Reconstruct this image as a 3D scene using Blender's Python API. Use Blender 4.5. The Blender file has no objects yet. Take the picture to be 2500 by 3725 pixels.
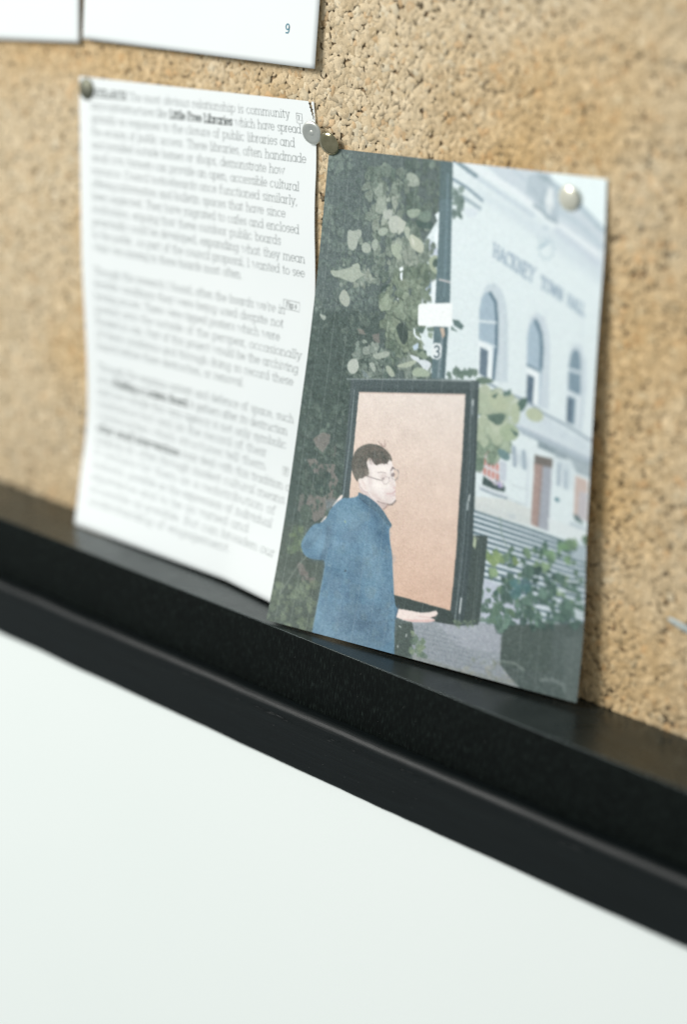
import bpy, bmesh, math, random
import numpy as np
from mathutils import Matrix, Vector

scene = bpy.context.scene
MM = 0.001
# ------------------------------------------------------------------ camera
# board coordinates in metres: X along the board, Z up, the viewer on the -Y side
cam = bpy.data.objects.new('camera', bpy.data.cameras.new('camera'))
scene.collection.objects.link(cam)
cam.matrix_world = Matrix([[0.739674, -0.225809, 0.633949, 0.668752], [0.670846, 0.172717, -0.721204, -0.561796], [0.053361, 0.958738, 0.279238, 0.074177], [0.0, 0.0, 0.0, 1.0]])
cam.data.sensor_width = 36.0
cam.data.lens = 64.637
cam.data.shift_y = -0.05223
cam.data.clip_start, cam.data.clip_end = 0.02, 60
cam.data.dof.use_dof = True
cam.data.dof.focus_distance = 0.751
cam.data.dof.aperture_fstop = 2.5
scene.camera = cam
# ------------------------------------------------------------------ light: a soft room, one large window-like lamp high on the left
world = bpy.data.worlds.new("World"); scene.world = world
world.use_nodes = True
bg = world.node_tree.nodes['Background']
bg.inputs[0].default_value = (0.93, 1.0, 1.0, 1); bg.inputs[1].default_value = 0.42
def area(name, loc, target, size, power, color):
    l = bpy.data.lights.new(name, 'AREA'); l.shape = 'RECTANGLE'; l.size, l.size_y = size; l.energy = power; l.color = color
    o = bpy.data.objects.new(name, l); scene.collection.objects.link(o); o.location = loc
    o.rotation_euler = (Vector(target) - Vector(loc)).to_track_quat('-Z', 'Y').to_euler(); return o
area('key_lamp', (-0.95, -1.68, 1.15), (0.15, 0, -0.1), (1.0, 1.0), 66, (1.0, 0.985, 0.95))
scene.view_settings.view_transform = 'Standard'; scene.view_settings.look = 'None'
scene.view_settings.exposure = 0.0; scene.view_settings.gamma = 1.0
scene.render.engine = 'CYCLES'
col = scene.collection
rng = np.random.default_rng(7)
random.seed(7)

# ------------------------------------------------------------------ helpers
def lin(c):
    c = np.asarray(c, float) / 255.0
    return np.where(c <= .04045, c / 12.92, ((c + .055) / 1.055) ** 2.4)
def link(name, me, mat, parent=None):
    o = bpy.data.objects.new(name, me); col.objects.link(o)
    if mat: me.materials.append(mat)
    if parent: o.parent = parent
    return o
def npmesh(name, verts, faces, smooth=False):
    """mesh from arrays; faces is an (n,k) array"""
    verts = np.asarray(verts, np.float32); faces = np.asarray(faces, np.int32)
    me = bpy.data.meshes.new(name); n, k = faces.shape
    me.vertices.add(len(verts)); me.vertices.foreach_set('co', verts.ravel())
    me.loops.add(n * k); me.loops.foreach_set('vertex_index', faces.ravel())
    me.polygons.add(n); me.polygons.foreach_set('loop_start', np.arange(0, n * k, k, dtype=np.int32))
    if smooth: me.polygons.foreach_set('use_smooth', np.ones(n, bool))
    me.update(calc_edges=True)
    return me
def tint(me, rgb, name='tint'):
    a = me.color_attributes.new(name, 'FLOAT_COLOR', 'POINT')
    a.data.foreach_set('color', np.c_[rgb, np.ones(len(rgb))].astype(np.float32).ravel())
def tag(o, label=None, cat=None, group=None, kind=None):
    for k, v in (('label', label), ('category', cat), ('group', group), ('kind', kind)):
        if v: o[k] = v
    return o
def thing(name, loc, label, cat, group=None):
    o = bpy.data.objects.new(name, None); col.objects.link(o); o.location = loc
    o.empty_display_size = .01
    bpy.context.view_layer.update()
    return tag(o, label, cat, group)
class Mat:
    def __init__(s, name, rough=.6, spec=.5, metal=0.0, color=None):
        s.m = bpy.data.materials.new(name); s.m.use_nodes = True; s.t = s.m.node_tree; s.b = s.t.nodes['Principled BSDF']
        s.b.inputs['Roughness'].default_value = rough; s.b.inputs['Specular IOR Level'].default_value = spec; s.b.inputs['Metallic'].default_value = metal
        if color is not None: s.b.inputs['Base Color'].default_value = (*color, 1)
    def n(s, kind, **kw):
        x = s.t.nodes.new(kind)
        for k, v in kw.items():
            if k in x.inputs: x.inputs[k].default_value = v
            else: setattr(x, k, v)
        return x
    def l(s, a, b): s.t.links.new(a, b)
    def coords(s, scale=(1, 1, 1)):
        tc = s.n('ShaderNodeTexCoord'); mp = s.n('ShaderNodeMapping'); mp.inputs['Scale'].default_value = scale
        s.l(tc.outputs['Object'], mp.inputs['Vector']); return mp.outputs['Vector']
    def noise(s, scale, detail=4, rough=.55, vec=None):
        x = s.n('ShaderNodeTexNoise'); x.inputs['Scale'].default_value = scale; x.inputs['Detail'].default_value = detail; x.inputs['Roughness'].default_value = rough
        if vec is None: vec = s.coords()
        s.l(vec, x.inputs['Vector']); return x.outputs['Fac']
    def ramp(s, fac, stops):
        r = s.n('ShaderNodeValToRGB'); e = r.color_ramp.elements
        while len(e) < len(stops): e.new(.5)
        for q, (p, c) in zip(e, stops): q.position = p; q.color = (*c, 1) if len(c) == 3 else c
        s.l(fac, r.inputs['Fac']); return r.outputs['Color']
    def mul(s, a, b, f=1.0, mode='MULTIPLY'):
        x = s.n('ShaderNodeMix'); x.data_type = 'RGBA'; x.blend_type = mode; x.inputs[0].default_value = f
        s.l(a, x.inputs[6]); s.l(b, x.inputs[7]); return x.outputs[2]
    def bump(s, fac, strength, dist):
        x = s.n('ShaderNodeBump'); x.inputs['Strength'].default_value = strength; x.inputs['Distance'].default_value = dist
        s.l(fac, x.inputs['Height']); s.l(x.outputs['Normal'], s.b.inputs['Normal'])
    def base(s, c): s.l(c, s.b.inputs['Base Color'])
    def attr(s, name='tint'):
        x = s.n('ShaderNodeAttribute'); x.attribute_name = name; return x.outputs['Color']
g3 = lambda v: (v, v, v)

# ------------------------------------------------------------------ materials
m = Mat('white_wall_paint', .55, .4, color=(.80, .83, .81)); m.bump(m.noise(420, 5, .6), .08, .0004)
w = m.noise(3.0, 5, .6); m.base(m.ramp(w, [(.3, (.775, .825, .805)), (.7, (.80, .84, .825))])); WALL = m.m
m = Mat('cork_base', .95, .15); m.base(m.ramp(m.noise(900, 5), [(.35, (.17, .11, .06)), (.7, (.44, .32, .19))])); CORK_BASE = m.m
m = Mat('cork_flakes', .9, .15)
c = m.mul(m.attr(), m.ramp(m.noise(1500, 4, .7), [(.28, g3(.62)), (.5, g3(.97)), (.8, g3(1.12))]))
c = m.mul(c, m.ramp(m.noise(9, 2), [(.36, (.97, .83, .62)), (.60, (1.02, 1.02, 1.02))]))
m.base(c); m.bump(m.noise(2200, 4, .7), .25, .00015); CORK = m.m
m = Mat('paper', .62, .3); m.base(m.ramp(m.noise(9, 3), [(.3, (.715, .755, .76)), (.7, (.745, .775, .775))])); m.bump(m.noise(1500, 4, .6), .05, .0001); PAPER = m.m
m = Mat('print_ink', .7, .25, color=(.23, .255, .255)); INK = m.m
m = Mat('print_ink_bold', .7, .25, color=(.075, .09, .088)); INK_BOLD = m.m
m = Mat('print_ink_blue', .7, .25, color=(.10, .23, .29)); INK_BLUE = m.m
m = Mat('matt_photo_print', .56, .32); m.base(m.attr()); m.bump(m.noise(2600, 3, .6), .1, .00012); PRINT = m.m
m = Mat('black_lining', .5, .07); v = m.coords((2600, 500, 300))
m.base(m.ramp(m.noise(1, 4, .65, v), [(.42, (.0022, .0032, .003)), (.56, (.0038, .0058, .0052)), (.70, (.020, .028, .025))]))
m.bump(m.noise(1, 4, .6, v), .25, .0002)
LINING = m.m
m = Mat('black_ledge_sheen', .3, .55); m.base(m.ramp(m.noise(90, 4, .7), [(.4, (.007, .0098, .0098)), (.8, (.017, .022, .0215))]))
m.l(m.ramp(m.noise(55, 4), [(.3, g3(.20)), (.7, g3(.36))]), m.b.inputs['Roughness']); m.bump(m.noise(600, 4), .05, .0002); m.b.inputs['Specular Tint'].default_value = (.84, 1.0, 1.0, 1); LEDGE = m.m
m = Mat('black_wood_paint', .47, .25); v = m.coords((40, 900, 900))
m.base(m.ramp(m.noise(1, 5, .65, v), [(.4, (.0012, .0032, .0036)), (.75, (.003, .0062, .0068))]))
m.bump(m.noise(1, 5, .65, v), .35, .0005); RAIL = m.m
m = Mat('steel', .42, .5, 1.0); m.base(m.ramp(m.noise(500, 3), [(.3, (.66, .68, .64)), (.7, (.74, .75, .70))])); m.bump(m.noise(900, 3), .06, .0002); STEEL = m.m
m = Mat('old_brass', .2, .5, 1.0); m.base(m.ramp(m.noise(400, 4), [(.3, (.30, .27, .17)), (.7, (.42, .38, .25))])); m.bump(m.noise(900, 3), .05, .0002); BRASS = m.m
m = Mat('pale_brass', .3, .5, .45); m.base(m.ramp(m.noise(400, 4), [(.3, (.66, .65, .54)), (.7, (.74, .73, .63))])); PALE_BRASS = m.m
m = Mat('dull_brass', .6, .5, 1.0); m.base(m.ramp(m.noise(400, 4), [(.3, (.17, .175, .135)), (.7, (.21, .21, .165))])); DULL_BRASS = m.m
m = Mat('dust', .9, .2, color=(.17, .18, .17)); DUST = m.m
m = Mat('pale_plastic', .3, .5, color=(.36, .42, .42)); PALE = m.m

# ------------------------------------------------------------------ curled sheets
def cr(K, t):
    """Catmull-Rom through rows of K (equal steps) at t in 0..1"""
    K = np.asarray(K, float); n = len(K) - 1
    t = np.clip(np.asarray(t, float), 0, 1) * n
    i = np.minimum(t.astype(int), n - 1); f = (t - i)[..., None]
    P = np.vstack([2 * K[0] - K[1], K, 2 * K[-1] - K[-2]])
    a, b, c, d = P[i], P[i + 1], P[i + 2], P[i + 3]
    return .5 * (2 * b + (c - a) * f + (2 * a - 5 * b + 4 * c - d) * f ** 2 + (3 * b - a - 3 * c + d) * f ** 3)
def sheet(S, u, v):
    """point in mm on a curled sheet: u, v in 0..1 (v downward)"""
    u = np.asarray(u, float); v = np.asarray(v, float)
    A = cr(S['left'], v); B = cr(S['right'], v)
    P = A * (1 - u)[..., None] + B * u[..., None]
    e = np.interp(u, S['eu'], S['ey']) * np.clip((v - S['ev']) / (1 - S['ev']), 0, 1) ** 2
    P[..., 1] += e
    return P

def npt(S, u, v, off):
    """points on a sheet, lifted off (mm) towards the viewer along its normal; metres"""
    u = np.asarray(u, float); v = np.asarray(v, float); h = 2e-3
    P = sheet(S, u, v)
    du = sheet(S, np.clip(u + h, 0, 1), v) - sheet(S, np.clip(u - h, 0, 1), v)
    dv = sheet(S, u, np.clip(v + h, 0, 1)) - sheet(S, u, np.clip(v - h, 0, 1))
    N = np.cross(du, dv); N /= np.linalg.norm(N, axis=-1, keepdims=True)
    N *= np.sign(N[..., 1:2])
    P = P + N * off
    P = P * [1, -1, 1]
    return P * MM
def paper_mesh(name, S, us, vs, hole=None):
    U, V = np.meshgrid(us, vs); n, k = U.shape
    co = npt(S, U, V, 0).reshape(-1, 3)
    idx = np.arange(n * k).reshape(n, k)
    f = np.stack([idx[:-1, :-1], idx[1:, :-1], idx[1:, 1:], idx[:-1, 1:]], -1).reshape(-1, 4)
    if hole is not None:
        cu = U.ravel()[f].mean(1); cv = V.ravel()[f].mean(1)
        f = f[~hole(cu, cv)]
    return npmesh(name, co, f, True)
def add_sheet(S, parent, us=None, vs=None, hole=None):
    us = np.linspace(0, 1, 50) if us is None else us; vs = np.linspace(0, 1, 90) if vs is None else vs
    o = link('paper_sheet', paper_mesh('paper_sheet', S, us, vs, hole), PAPER, parent)
    s = o.modifiers.new('thickness', 'SOLIDIFY'); s.thickness = .00014; s.offset = -1
    return o
def strokes_mesh(name, S, strokes, off=.07):
    """strokes: (points in sheet mm from its top-left corner, half width mm); u,v follow from W,H"""
    vs = []; fs = []; k = 0
    for pts, hw in strokes:
        p = np.array(pts, float); d = np.gradient(p, axis=0) if len(p) > 2 else np.repeat([p[-1] - p[0]], 2, 0)
        d /= np.maximum(np.linalg.norm(d, axis=1, keepdims=True), 1e-9); nrm = np.c_[-d[:, 1], d[:, 0]]
        p[0] -= d[0] * hw; p[-1] += d[-1] * hw
        vs.append(np.stack([p + nrm * hw, p - nrm * hw], 1).reshape(-1, 2)); n = len(p)
        i = k + 2 * np.arange(n - 1); fs.append(np.c_[i, i + 1, i + 3, i + 2]); k += 2 * n
    q = np.vstack(vs)
    co = npt(S, q[:, 0] / S['W'], q[:, 1] / S['H'], off)
    return npmesh(name, co, np.vstack(fs))
def A(cx, cy, rx, ry, a0, a1, n=12):
    return [(cx + rx * math.cos(math.radians(a0 + (a1 - a0) * i / n)), cy + ry * math.sin(math.radians(a0 + (a1 - a0) * i / n))) for i in range(n + 1)]
def O(cx, cy=.5, rx=.44, ry=.5): return A(cx, cy, rx, ry, 0, 360, 16)
def V(x, a, b): return [(x, a), (x, b)]
def Hh(x0, x1, y): return [(x0, y), (x1, y)]
def foot(x, y=0, s=.17): return Hh(x - s, x + s, y)
GLYPH = {
 'a': (1.12, [O(.48), V(.92, 1, 0), Hh(.92, 1.08, 0)]),
 'b': (1.12, [V(.2, 1.5, 0), Hh(.03, .2, 1.5), O(.64)]),
 'c': (.98, [A(.5, .5, .44, .5, 42, 318)]),
 'd': (1.14, [O(.48), V(.92, 1.5, 0), Hh(.74, .92, 1.5), Hh(.92, 1.1, 0)]),
 'e': (1.0, [Hh(.06, .93, .52), A(.5, .5, .44, .5, 0, 322)]),
 'f': (.66, [A(.5, 1.25, .26, .25, 60, 180, 7) + [(.24, 0)], Hh(.02, .52, 1), foot(.24)]),
 'g': (1.12, [O(.48), [(1.08, 1), (.92, 1), (.92, -.15)] + A(.5, -.12, .42, .34, 0, -150, 8)]),
 'h': (1.16, [V(.2, 1.5, 0), Hh(.03, .2, 1.5), foot(.2), A(.56, .62, .36, .38, 180, 0, 8) + [(.92, 0)], foot(.92)]),
 'i': (.46, [V(.24, 1, 0), Hh(.06, .24, 1), foot(.24), [(.2, 1.36), (.28, 1.36)]]),
 'j': (.46, [[(.06, 1), (.24, 1), (.24, -.2)] + A(.04, -.2, .2, .25, 0, -80, 5), [(.2, 1.36), (.28, 1.36)]]),
 'k': (1.08, [V(.2, 1.5, 0), Hh(.03, .2, 1.5), foot(.2), [(.2, .42), (.82, 1)], [(.42, .62), (.88, 0)], foot(.9), foot(.82, 1, .14)]),
 'l': (.46, [V(.24, 1.5, 0), Hh(.06, .24, 1.5), foot(.24)]),
 'm': (1.74, [V(.2, 1, 0), Hh(.03, .2, 1), foot(.2), A(.53, .66, .33, .34, 180, 0, 8) + [(.86, 0)], foot(.86), A(1.19, .66, .33, .34, 180, 0, 8) + [(1.52, 0)], foot(1.52)]),
 'n': (1.16, [V(.2, 1, 0), Hh(.03, .2, 1), foot(.2), A(.56, .62, .36, .38, 180, 0, 8) + [(.92, 0)], foot(.92)]),
 'o': (1.0, [O(.5)]),
 'p': (1.12, [V(.2, 1, -.45), Hh(.03, .2, 1), foot(.2, -.45), O(.64)]),
 'q': (1.12, [O(.48), V(.92, 1, -.45), foot(.92, -.45)]),
 'r': (.76, [V(.22, 1, 0), Hh(.04, .22, 1), foot(.22), A(.56, .6, .34, .4, 180, 75, 6)]),
 's': (.84, [A(.42, .75, .3, .25, 35, 270, 9) + A(.42, .25, .32, .25, 90, -145, 9), V(.69, 1, .8)]),
 't': (.66, [[(.26, 1.32), (.26, .25)] + A(.46, .25, .2, .25, 180, 300, 6), Hh(.04, .56, 1)]),
 'u': (1.16, [[(.04, 1), (.22, 1), (.22, .38)] + A(.56, .38, .34, .38, 180, 360, 8), [(.74, 1), (.9, 1), (.9, 0), (1.08, 0)]]),
 'v': (1.04, [[(.16, 1), (.52, 0), (.88, 1)], foot(.16, 1), foot(.88, 1)]),
 'w': (1.5, [[(.16, 1), (.45, 0), (.75, .95), (1.05, 0), (1.34, 1)], foot(.16, 1), foot(1.34, 1)]),
 'x': (1.02, [[(.16, 1), (.86, 0)], [(.86, 1), (.16, 0)], foot(.16, 1), foot(.86, 1), foot(.16), foot(.86)]),
 'y': (1.04, [[(.16, 1), (.52, 0)], [(.88, 1), (.4, -.38), (.16, -.45)], foot(.16, 1), foot(.88, 1)]),
 'z': (.9, [[(.12, .8), (.12, 1), (.8, 1), (.1, 0), (.8, 0), (.8, .2)]]),
 'A': (1.34, [[(.16, 0), (.66, 1.42), (1.16, 0)], Hh(.36, .97, .5), foot(.16), foot(1.16)]),
 'B': (1.14, [V(.24, 1.42, 0), [(.04, 1.42), (.6, 1.42)] + A(.6, 1.08, .34, .34, 90, -90, 7) + [(.24, .74)], [(.6, .74)] + A(.64, .37, .38, .37, 90, -90, 7) + [(.04, 0)]]),
 'C': (1.24, [A(.66, .71, .58, .71, 45, 315, 16), V(1.1, 1.4, 1.05)]),
 'D': (1.3, [V(.24, 1.42, 0), [(.04, 1.42), (.56, 1.42)] + A(.56, .71, .6, .71, 90, -90, 12) + [(.04, 0)]]),
 'E': (1.08, [V(.24, 1.42, 0), [(.04, 1.42), (.94, 1.42), (.94, 1.15)], Hh(.24, .72, .74), [(.04, 0), (.98, 0), (.98, .28)]]),
 'F': (1.02, [V(.24, 1.42, 0), [(.04, 1.42), (.92, 1.42), (.92, 1.15)], Hh(.24, .7, .74), foot(.24)]),
 'H': (1.34, [V(.24, 1.42, 0), V(1.1, 1.42, 0), Hh(.24, 1.1, .74), foot(.24), foot(1.1), foot(.24, 1.42), foot(1.1, 1.42)]),
 'I': (.56, [V(.28, 1.42, 0), foot(.28), foot(.28, 1.42)]),
 'K': (1.26, [V(.24, 1.42, 0), foot(.24), foot(.24, 1.42), [(.24, .6), (1., 1.42)], [(.5, .86), (1.06, 0)], foot(1.06), foot(1., 1.42)]),
 'L': (1.02, [V(.24, 1.42, 0), foot(.24, 1.42), [(.04, 0), (.92, 0), (.92, .35)]]),
 'M': (1.6, [[(.24, 0), (.24, 1.42), (.8, .3), (1.36, 1.42), (1.36, 0)], foot(.24), foot(1.36)]),
 'N': (1.36, [[(.24, 0), (.24, 1.42), (1.1, 0), (1.1, 1.42)], foot(.24), foot(1.1, 1.42)]),
 'O': (1.4, [A(.7, .71, .6, .71, 0, 360, 18)]),
 'P': (1.1, [V(.24, 1.42, 0), [(.04, 1.42), (.6, 1.42)] + A(.6, 1.04, .38, .38, 90, -90, 8) + [(.24, .66)], foot(.24)]),
 'R': (1.2, [V(.24, 1.42, 0), [(.04, 1.42), (.6, 1.42)] + A(.6, 1.06, .36, .36, 90, -90, 8) + [(.24, .7)], [(.6, .7), (1.02, 0), (1.14, 0)], foot(.24)]),
 'S': (1.04, [A(.52, 1.06, .4, .36, 40, 270, 10) + A(.52, .35, .42, .35, 90, -140, 10), V(.88, 1.42, 1.1)]),
 'T': (1.2, [V(.6, 1.42, 0), [(.08, 1.1), (.08, 1.42), (1.12, 1.42), (1.12, 1.1)], foot(.6, 0, .22)]),
 'W': (1.8, [[(.16, 1.42), (.52, 0), (.9, 1.3), (1.28, 0), (1.64, 1.42)], foot(.16, 1.42), foot(1.64, 1.42)]),
 'Y': (1.2, [[(.14, 1.42), (.6, .7), (1.06, 1.42)], V(.6, .7, 0), foot(.6), foot(.14, 1.42), foot(1.06, 1.42)]),
 '1': (.7, [[(.15, 1.15), (.36, 1.4), (.36, 0)], foot(.36, 0, .2)]),
 '2': (.9, [A(.44, 1.02, .34, .38, 160, -30, 8) + [(.1, 0), (.8, 0), (.8, .2)]]),
 '3': (.9, [A(.42, 1.06, .32, .34, 150, -90, 8), A(.42, .37, .36, .37, 90, -150, 9)]),
 '4': (.95, [[(.66, 0), (.66, 1.4), (.06, .4), (.88, .4)], foot(.66)]),
 '7': (.9, [[(.1, 1.2), (.1, 1.4), (.8, 1.4), (.36, 0)]]),
 '9': (.95, [O(.46, .98, .36, .42), A(.46, .7, .36, .7, 10, -70, 8) + [(.2, .05)]]),
 '.': (.42, [[(.16, .03), (.25, .03)]]),
 ',': (.42, [[(.24, .08), (.14, -.22)]]),
 "'": (.34, [[(.17, 1.45), (.15, 1.15)]]),
 '-': (.6, [Hh(.1, .5, .5)]),
 ' ': (.62, []),
}
def set_line(text, extra=0.0):
    """strokes of a line of text in x-heights: list of (polyline, bold), and its width; *...* is bold"""
    x = 0; out = []; bold = False
    for ch in text:
        if ch == '*': bold = not bold; continue
        w, st = GLYPH[ch]
        for p in st: out.append(([(x + a, b) for a, b in p], bold))
        x += w + .04 + extra
    return out, x


TEXT = {'left': [[0.1, 0.8, -0.24], [0.73, 0.9, -13.07], [1.39, 1.01, -26.43], [2.05, 1.12, -39.8], [2.75, 1.24, -53.16], [3.53, 1.38, -66.51], [4.33, 1.53, -79.87], [5.38, 1.6, -93.2], [6.74, 1.6, -106.51], [8.14, 1.6, -119.82], [9.46, 1.63, -133.13], [10.37, 1.81, -146.48], [11.06, 2.29, -159.82], [11.5, 3.92, -173.05], [13.53, 7.72, -185.57], [16.97, 12.5, -197.58], [20.49, 17.3, -209.56]], 'right': [[148.53, 0.8, 3.22], [150.76, 0.95, -9.49], [151.88, 1.11, -22.84], [152.25, 1.31, -36.27], [153.18, 1.51, -49.67], [154.54, 1.67, -63.04], [155.57, 1.96, -76.42], [155.78, 2.64, -89.84], [155.85, 3.53, -103.25], [156.18, 4.49, -116.65], [156.65, 5.46, -130.04], [157.26, 6.49, -143.43], [157.82, 7.88, -156.78], [158.37, 10.3, -169.96], [158.33, 13.68, -182.95], [157.89, 17.58, -195.79], [157.79, 22.0, -208.48]], 'eu': [0, 0.35, 0.75, 1], 'ey': [0, -2, -4, 0], 'ev': 0.6, 'W': 148.5, 'H': 214}
PHOTO = {'left': [[158.58, 0.8, -14.39], [158.72, 1.78, -26.33], [158.98, 2.89, -38.76], [159.42, 4.2, -51.17], [159.93, 5.63, -63.57], [160.23, 7.09, -75.96], [160.44, 8.56, -88.36], [160.58, 10.11, -100.75], [160.65, 11.77, -113.13], [160.81, 13.55, -125.48], [161.46, 15.9, -137.72], [162.23, 18.4, -149.93], [163.08, 21.04, -162.09], [164.33, 24.41, -174.04], [165.71, 28.05, -185.9], [167.26, 32.23, -197.56], [168.87, 36.6, -209.15]], 'right': [[294.93, 0.8, -9.5], [296.24, 1.49, -21.38], [297.57, 2.21, -33.76], [298.5, 3.04, -46.16], [299.21, 3.77, -58.59], [299.91, 4.25, -71.04], [300.63, 4.72, -83.48], [301.44, 5.13, -95.92], [302.28, 5.5, -108.36], [303.05, 5.8, -120.8], [303.8, 6.07, -133.25], [304.71, 6.28, -145.69], [305.76, 6.43, -158.11], [306.8, 6.62, -170.54], [307.73, 7.17, -182.96], [308.48, 8.29, -195.36], [309.19, 9.5, -207.75]], 'eu': [0, 1], 'ey': [0, 0], 'ev': 0.6, 'W': 136.5, 'H': 199.4}
NINE = {'left': [[5.84, 1.0, 227.22], [5.65, 1.0, 174.72], [5.46, 1.0, 122.22], [5.27, 1.55, 69.72], [5.08, 3.2, 17.22]], 'right': [[151.12, 1.0, 226.69], [150.93, 1.0, 174.19], [150.74, 1.0, 121.69], [150.55, 1.55, 69.19], [150.36, 3.2, 16.69]], 'eu': [0, 1], 'ey': [0, 0], 'ev': 0.6, 'W': 145.3, 'H': 210}
BLANK = {'left': [[-156.81, 1.0, 217.09], [-154.07, 1.0, 164.66], [-151.34, 1.0, 112.23], [-148.6, 1.4, 59.81], [-145.86, 2.6, 7.38]], 'right': [[-9.01, 1.0, 224.81], [-6.28, 1.0, 172.38], [-3.54, 1.0, 119.95], [-0.8, 1.4, 67.52], [1.94, 2.6, 15.1]], 'eu': [0, 1], 'ey': [0, 0], 'ev': 0.6, 'W': 148, 'H': 210}
for S in (TEXT, PHOTO, NINE, BLANK):
    S['left'] = np.array(S['left'], float); S['right'] = np.array(S['right'], float)

# ------------------------------------------------------------------ the setting: the white wall
bm = bmesh.new()
bmesh.ops.create_grid(bm, x_segments=2, y_segments=2, size=1)
for v_ in bm.verts: v_.co = Vector((v_.co.x * 2.2 + .2, -.0445, -1.25 + v_.co.y * 1.0))
me = bpy.data.meshes.new('wall'); bm.to_mesh(me); bm.free()
tag(link('wall', me, WALL), kind='structure')

# ------------------------------------------------------------------ notice board: cork, its granules, the lining of the case, the outer rail
board = thing('notice_board', (0.15, 0, -0.27), 'cork notice board in a deep black frame with papers pinned to it', 'notice board')
def local(o, parent):      # geometry is built in world metres; keep it there under the thing
    o.parent = parent; o.matrix_parent_inverse = parent.matrix_world.inverted(); return o
X0, X1, Z0, Z1 = -.42, .62, -.211, .46
bm = bmesh.new(); r = bmesh.ops.create_cube(bm, size=1)
for v_ in bm.verts: v_.co = Vector(((X0 + X1) / 2 + v_.co.x * (X1 - X0), .005 + v_.co.y * .0086, (Z0 + Z1) / 2 + v_.co.z * (Z1 - Z0)))
me = bpy.data.meshes.new('cork_panel'); bm.to_mesh(me); bm.free()
local(link('cork_panel', me, CORK_BASE), board)
# granules: irregular chips laid over each other, domed and tilted, with dark crevices between
def granules(x0, x1, z0, z1, step, rmin, rmax):
    nx, nz = int((x1 - x0) / step), int((z1 - z0) / step)
    gx, gz = np.meshgrid(np.arange(nx), np.arange(nz)); n = gx.size
    cx = x0 + (gx.ravel() + .5 * (gz.ravel() % 2) + rng.uniform(-.42, .42, n)) * step
    cz = z0 + (gz.ravel() + rng.uniform(-.42, .42, n)) * step
    K = 6
    r = rng.uniform(rmin, rmax, n) * np.where(rng.random(n) < .12, 1.5, 1.0)
    th = rng.uniform(0, 6.28, (n, 1)) + (np.arange(K) + rng.uniform(-.32, .32, (n, K))) * 6.283 / K
    rr = r[:, None] * rng.uniform(.58, 1.24, (n, K)); asp = rng.uniform(.62, 1.0, (n, 1)); ph = rng.uniform(0, 3.14, (n, 1))
    ex, ez = rr * np.cos(th), rr * np.sin(th) * asp
    px = ex * np.cos(ph) - ez * np.sin(ph); pz = ex * np.sin(ph) + ez * np.cos(ph)
    ta, tb = rng.normal(0, .014, (n, 1)), rng.normal(0, .014, (n, 1))
    h = rng.uniform(.0000, .000045, (n, 1))
    top = lambda s: h + (ta * px + tb * pz) * s
    V = np.zeros((n, 2 * K + 1, 3))
    V[:, 0] = np.stack([cx, -(h[:, 0] + rng.uniform(-.00002, .00001, n)), cz], 1)
    s = .955
    V[:, 1:K + 1, 0] = cx[:, None] + px * s; V[:, 1:K + 1, 2] = cz[:, None] + pz * s; V[:, 1:K + 1, 1] = -np.clip(top(s), -.0001, .0004)
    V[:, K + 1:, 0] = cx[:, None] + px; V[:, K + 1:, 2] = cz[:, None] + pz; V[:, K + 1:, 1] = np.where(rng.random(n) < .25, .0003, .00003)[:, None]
    b = (np.arange(n) * (2 * K + 1))[:, None]; i = np.arange(K); j = (i + 1) % K
    F = np.concatenate([np.stack([b + 0 * i, b + 1 + i, b + 1 + j], -1), np.stack([b + 1 + i, b + 1 + K + i, b + 1 + K + j], -1),
                        np.stack([b + 1 + i, b + 1 + K + j, b + 1 + j], -1)], 1).reshape(-1, 3)
    t = .5 + .5 * (rng.random(n) - .5) * 1.3; c0, c1 = np.array([.50, .385, .235]), np.array([.69, .57, .395])
    C = c0 + (c1 - c0) * t[:, None] + rng.normal(0, .022, (n, 1)) * [1, .9, .7]
    red = rng.random(n) < .07; C[red] = C[red] * [.96, .86, .77]
    dk = (r < .0016) & (rng.random(n) < .22); C[dk] *= rng.uniform(.22, .6, (dk.sum(), 1))
    pl = rng.random(n) < .05; C[pl] = C[pl] * .5 + np.array([.66, .60, .46]) * .5
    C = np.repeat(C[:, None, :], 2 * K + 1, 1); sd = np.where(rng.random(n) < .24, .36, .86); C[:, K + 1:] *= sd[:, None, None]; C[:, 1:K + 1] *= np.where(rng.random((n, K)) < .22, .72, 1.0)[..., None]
    return V.reshape(-1, 3), F, np.clip(C, .01, .9).reshape(-1, 3)
V1, F1, C1 = granules(-.13, .45, -.209, .13, .0021, .0014, .0028)
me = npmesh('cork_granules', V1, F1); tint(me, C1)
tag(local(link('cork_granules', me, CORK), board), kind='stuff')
# lining: ledge and its front face, one folded profile run along X
def profile(name, pts, x0, x1, mat, n=60, jitter=0.0):
    pts = np.array(pts, float) * MM; xs = np.linspace(x0, x1, n); k = len(pts)
    V = np.zeros((n, k, 3)); V[:, :, 0] = xs[:, None]; V[:, :, 1] = -pts[:, 0]; V[:, :, 2] = pts[:, 1]
    if jitter:
        j = np.convolve(rng.normal(0, jitter, n + 8), np.ones(9) / 3, 'valid'); V[:, :, 2] += j[:, None]
    idx = np.arange(n * k).reshape(n, k)
    f = np.stack([idx[:-1, :-1], idx[:-1, 1:], idx[1:, 1:], idx[1:, :-1]], -1).reshape(-1, 4)
    o = link(name, npmesh(name, V.reshape(-1, 3), f, True), mat); return local(o, board)
arc = lambda cx, cz, r, a0, a1, n=8: [(cx + r * math.cos(math.radians(a0 + (a1 - a0) * i / n)), cz + r * math.sin(math.radians(a0 + (a1 - a0) * i / n))) for i in range(n + 1)]
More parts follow.
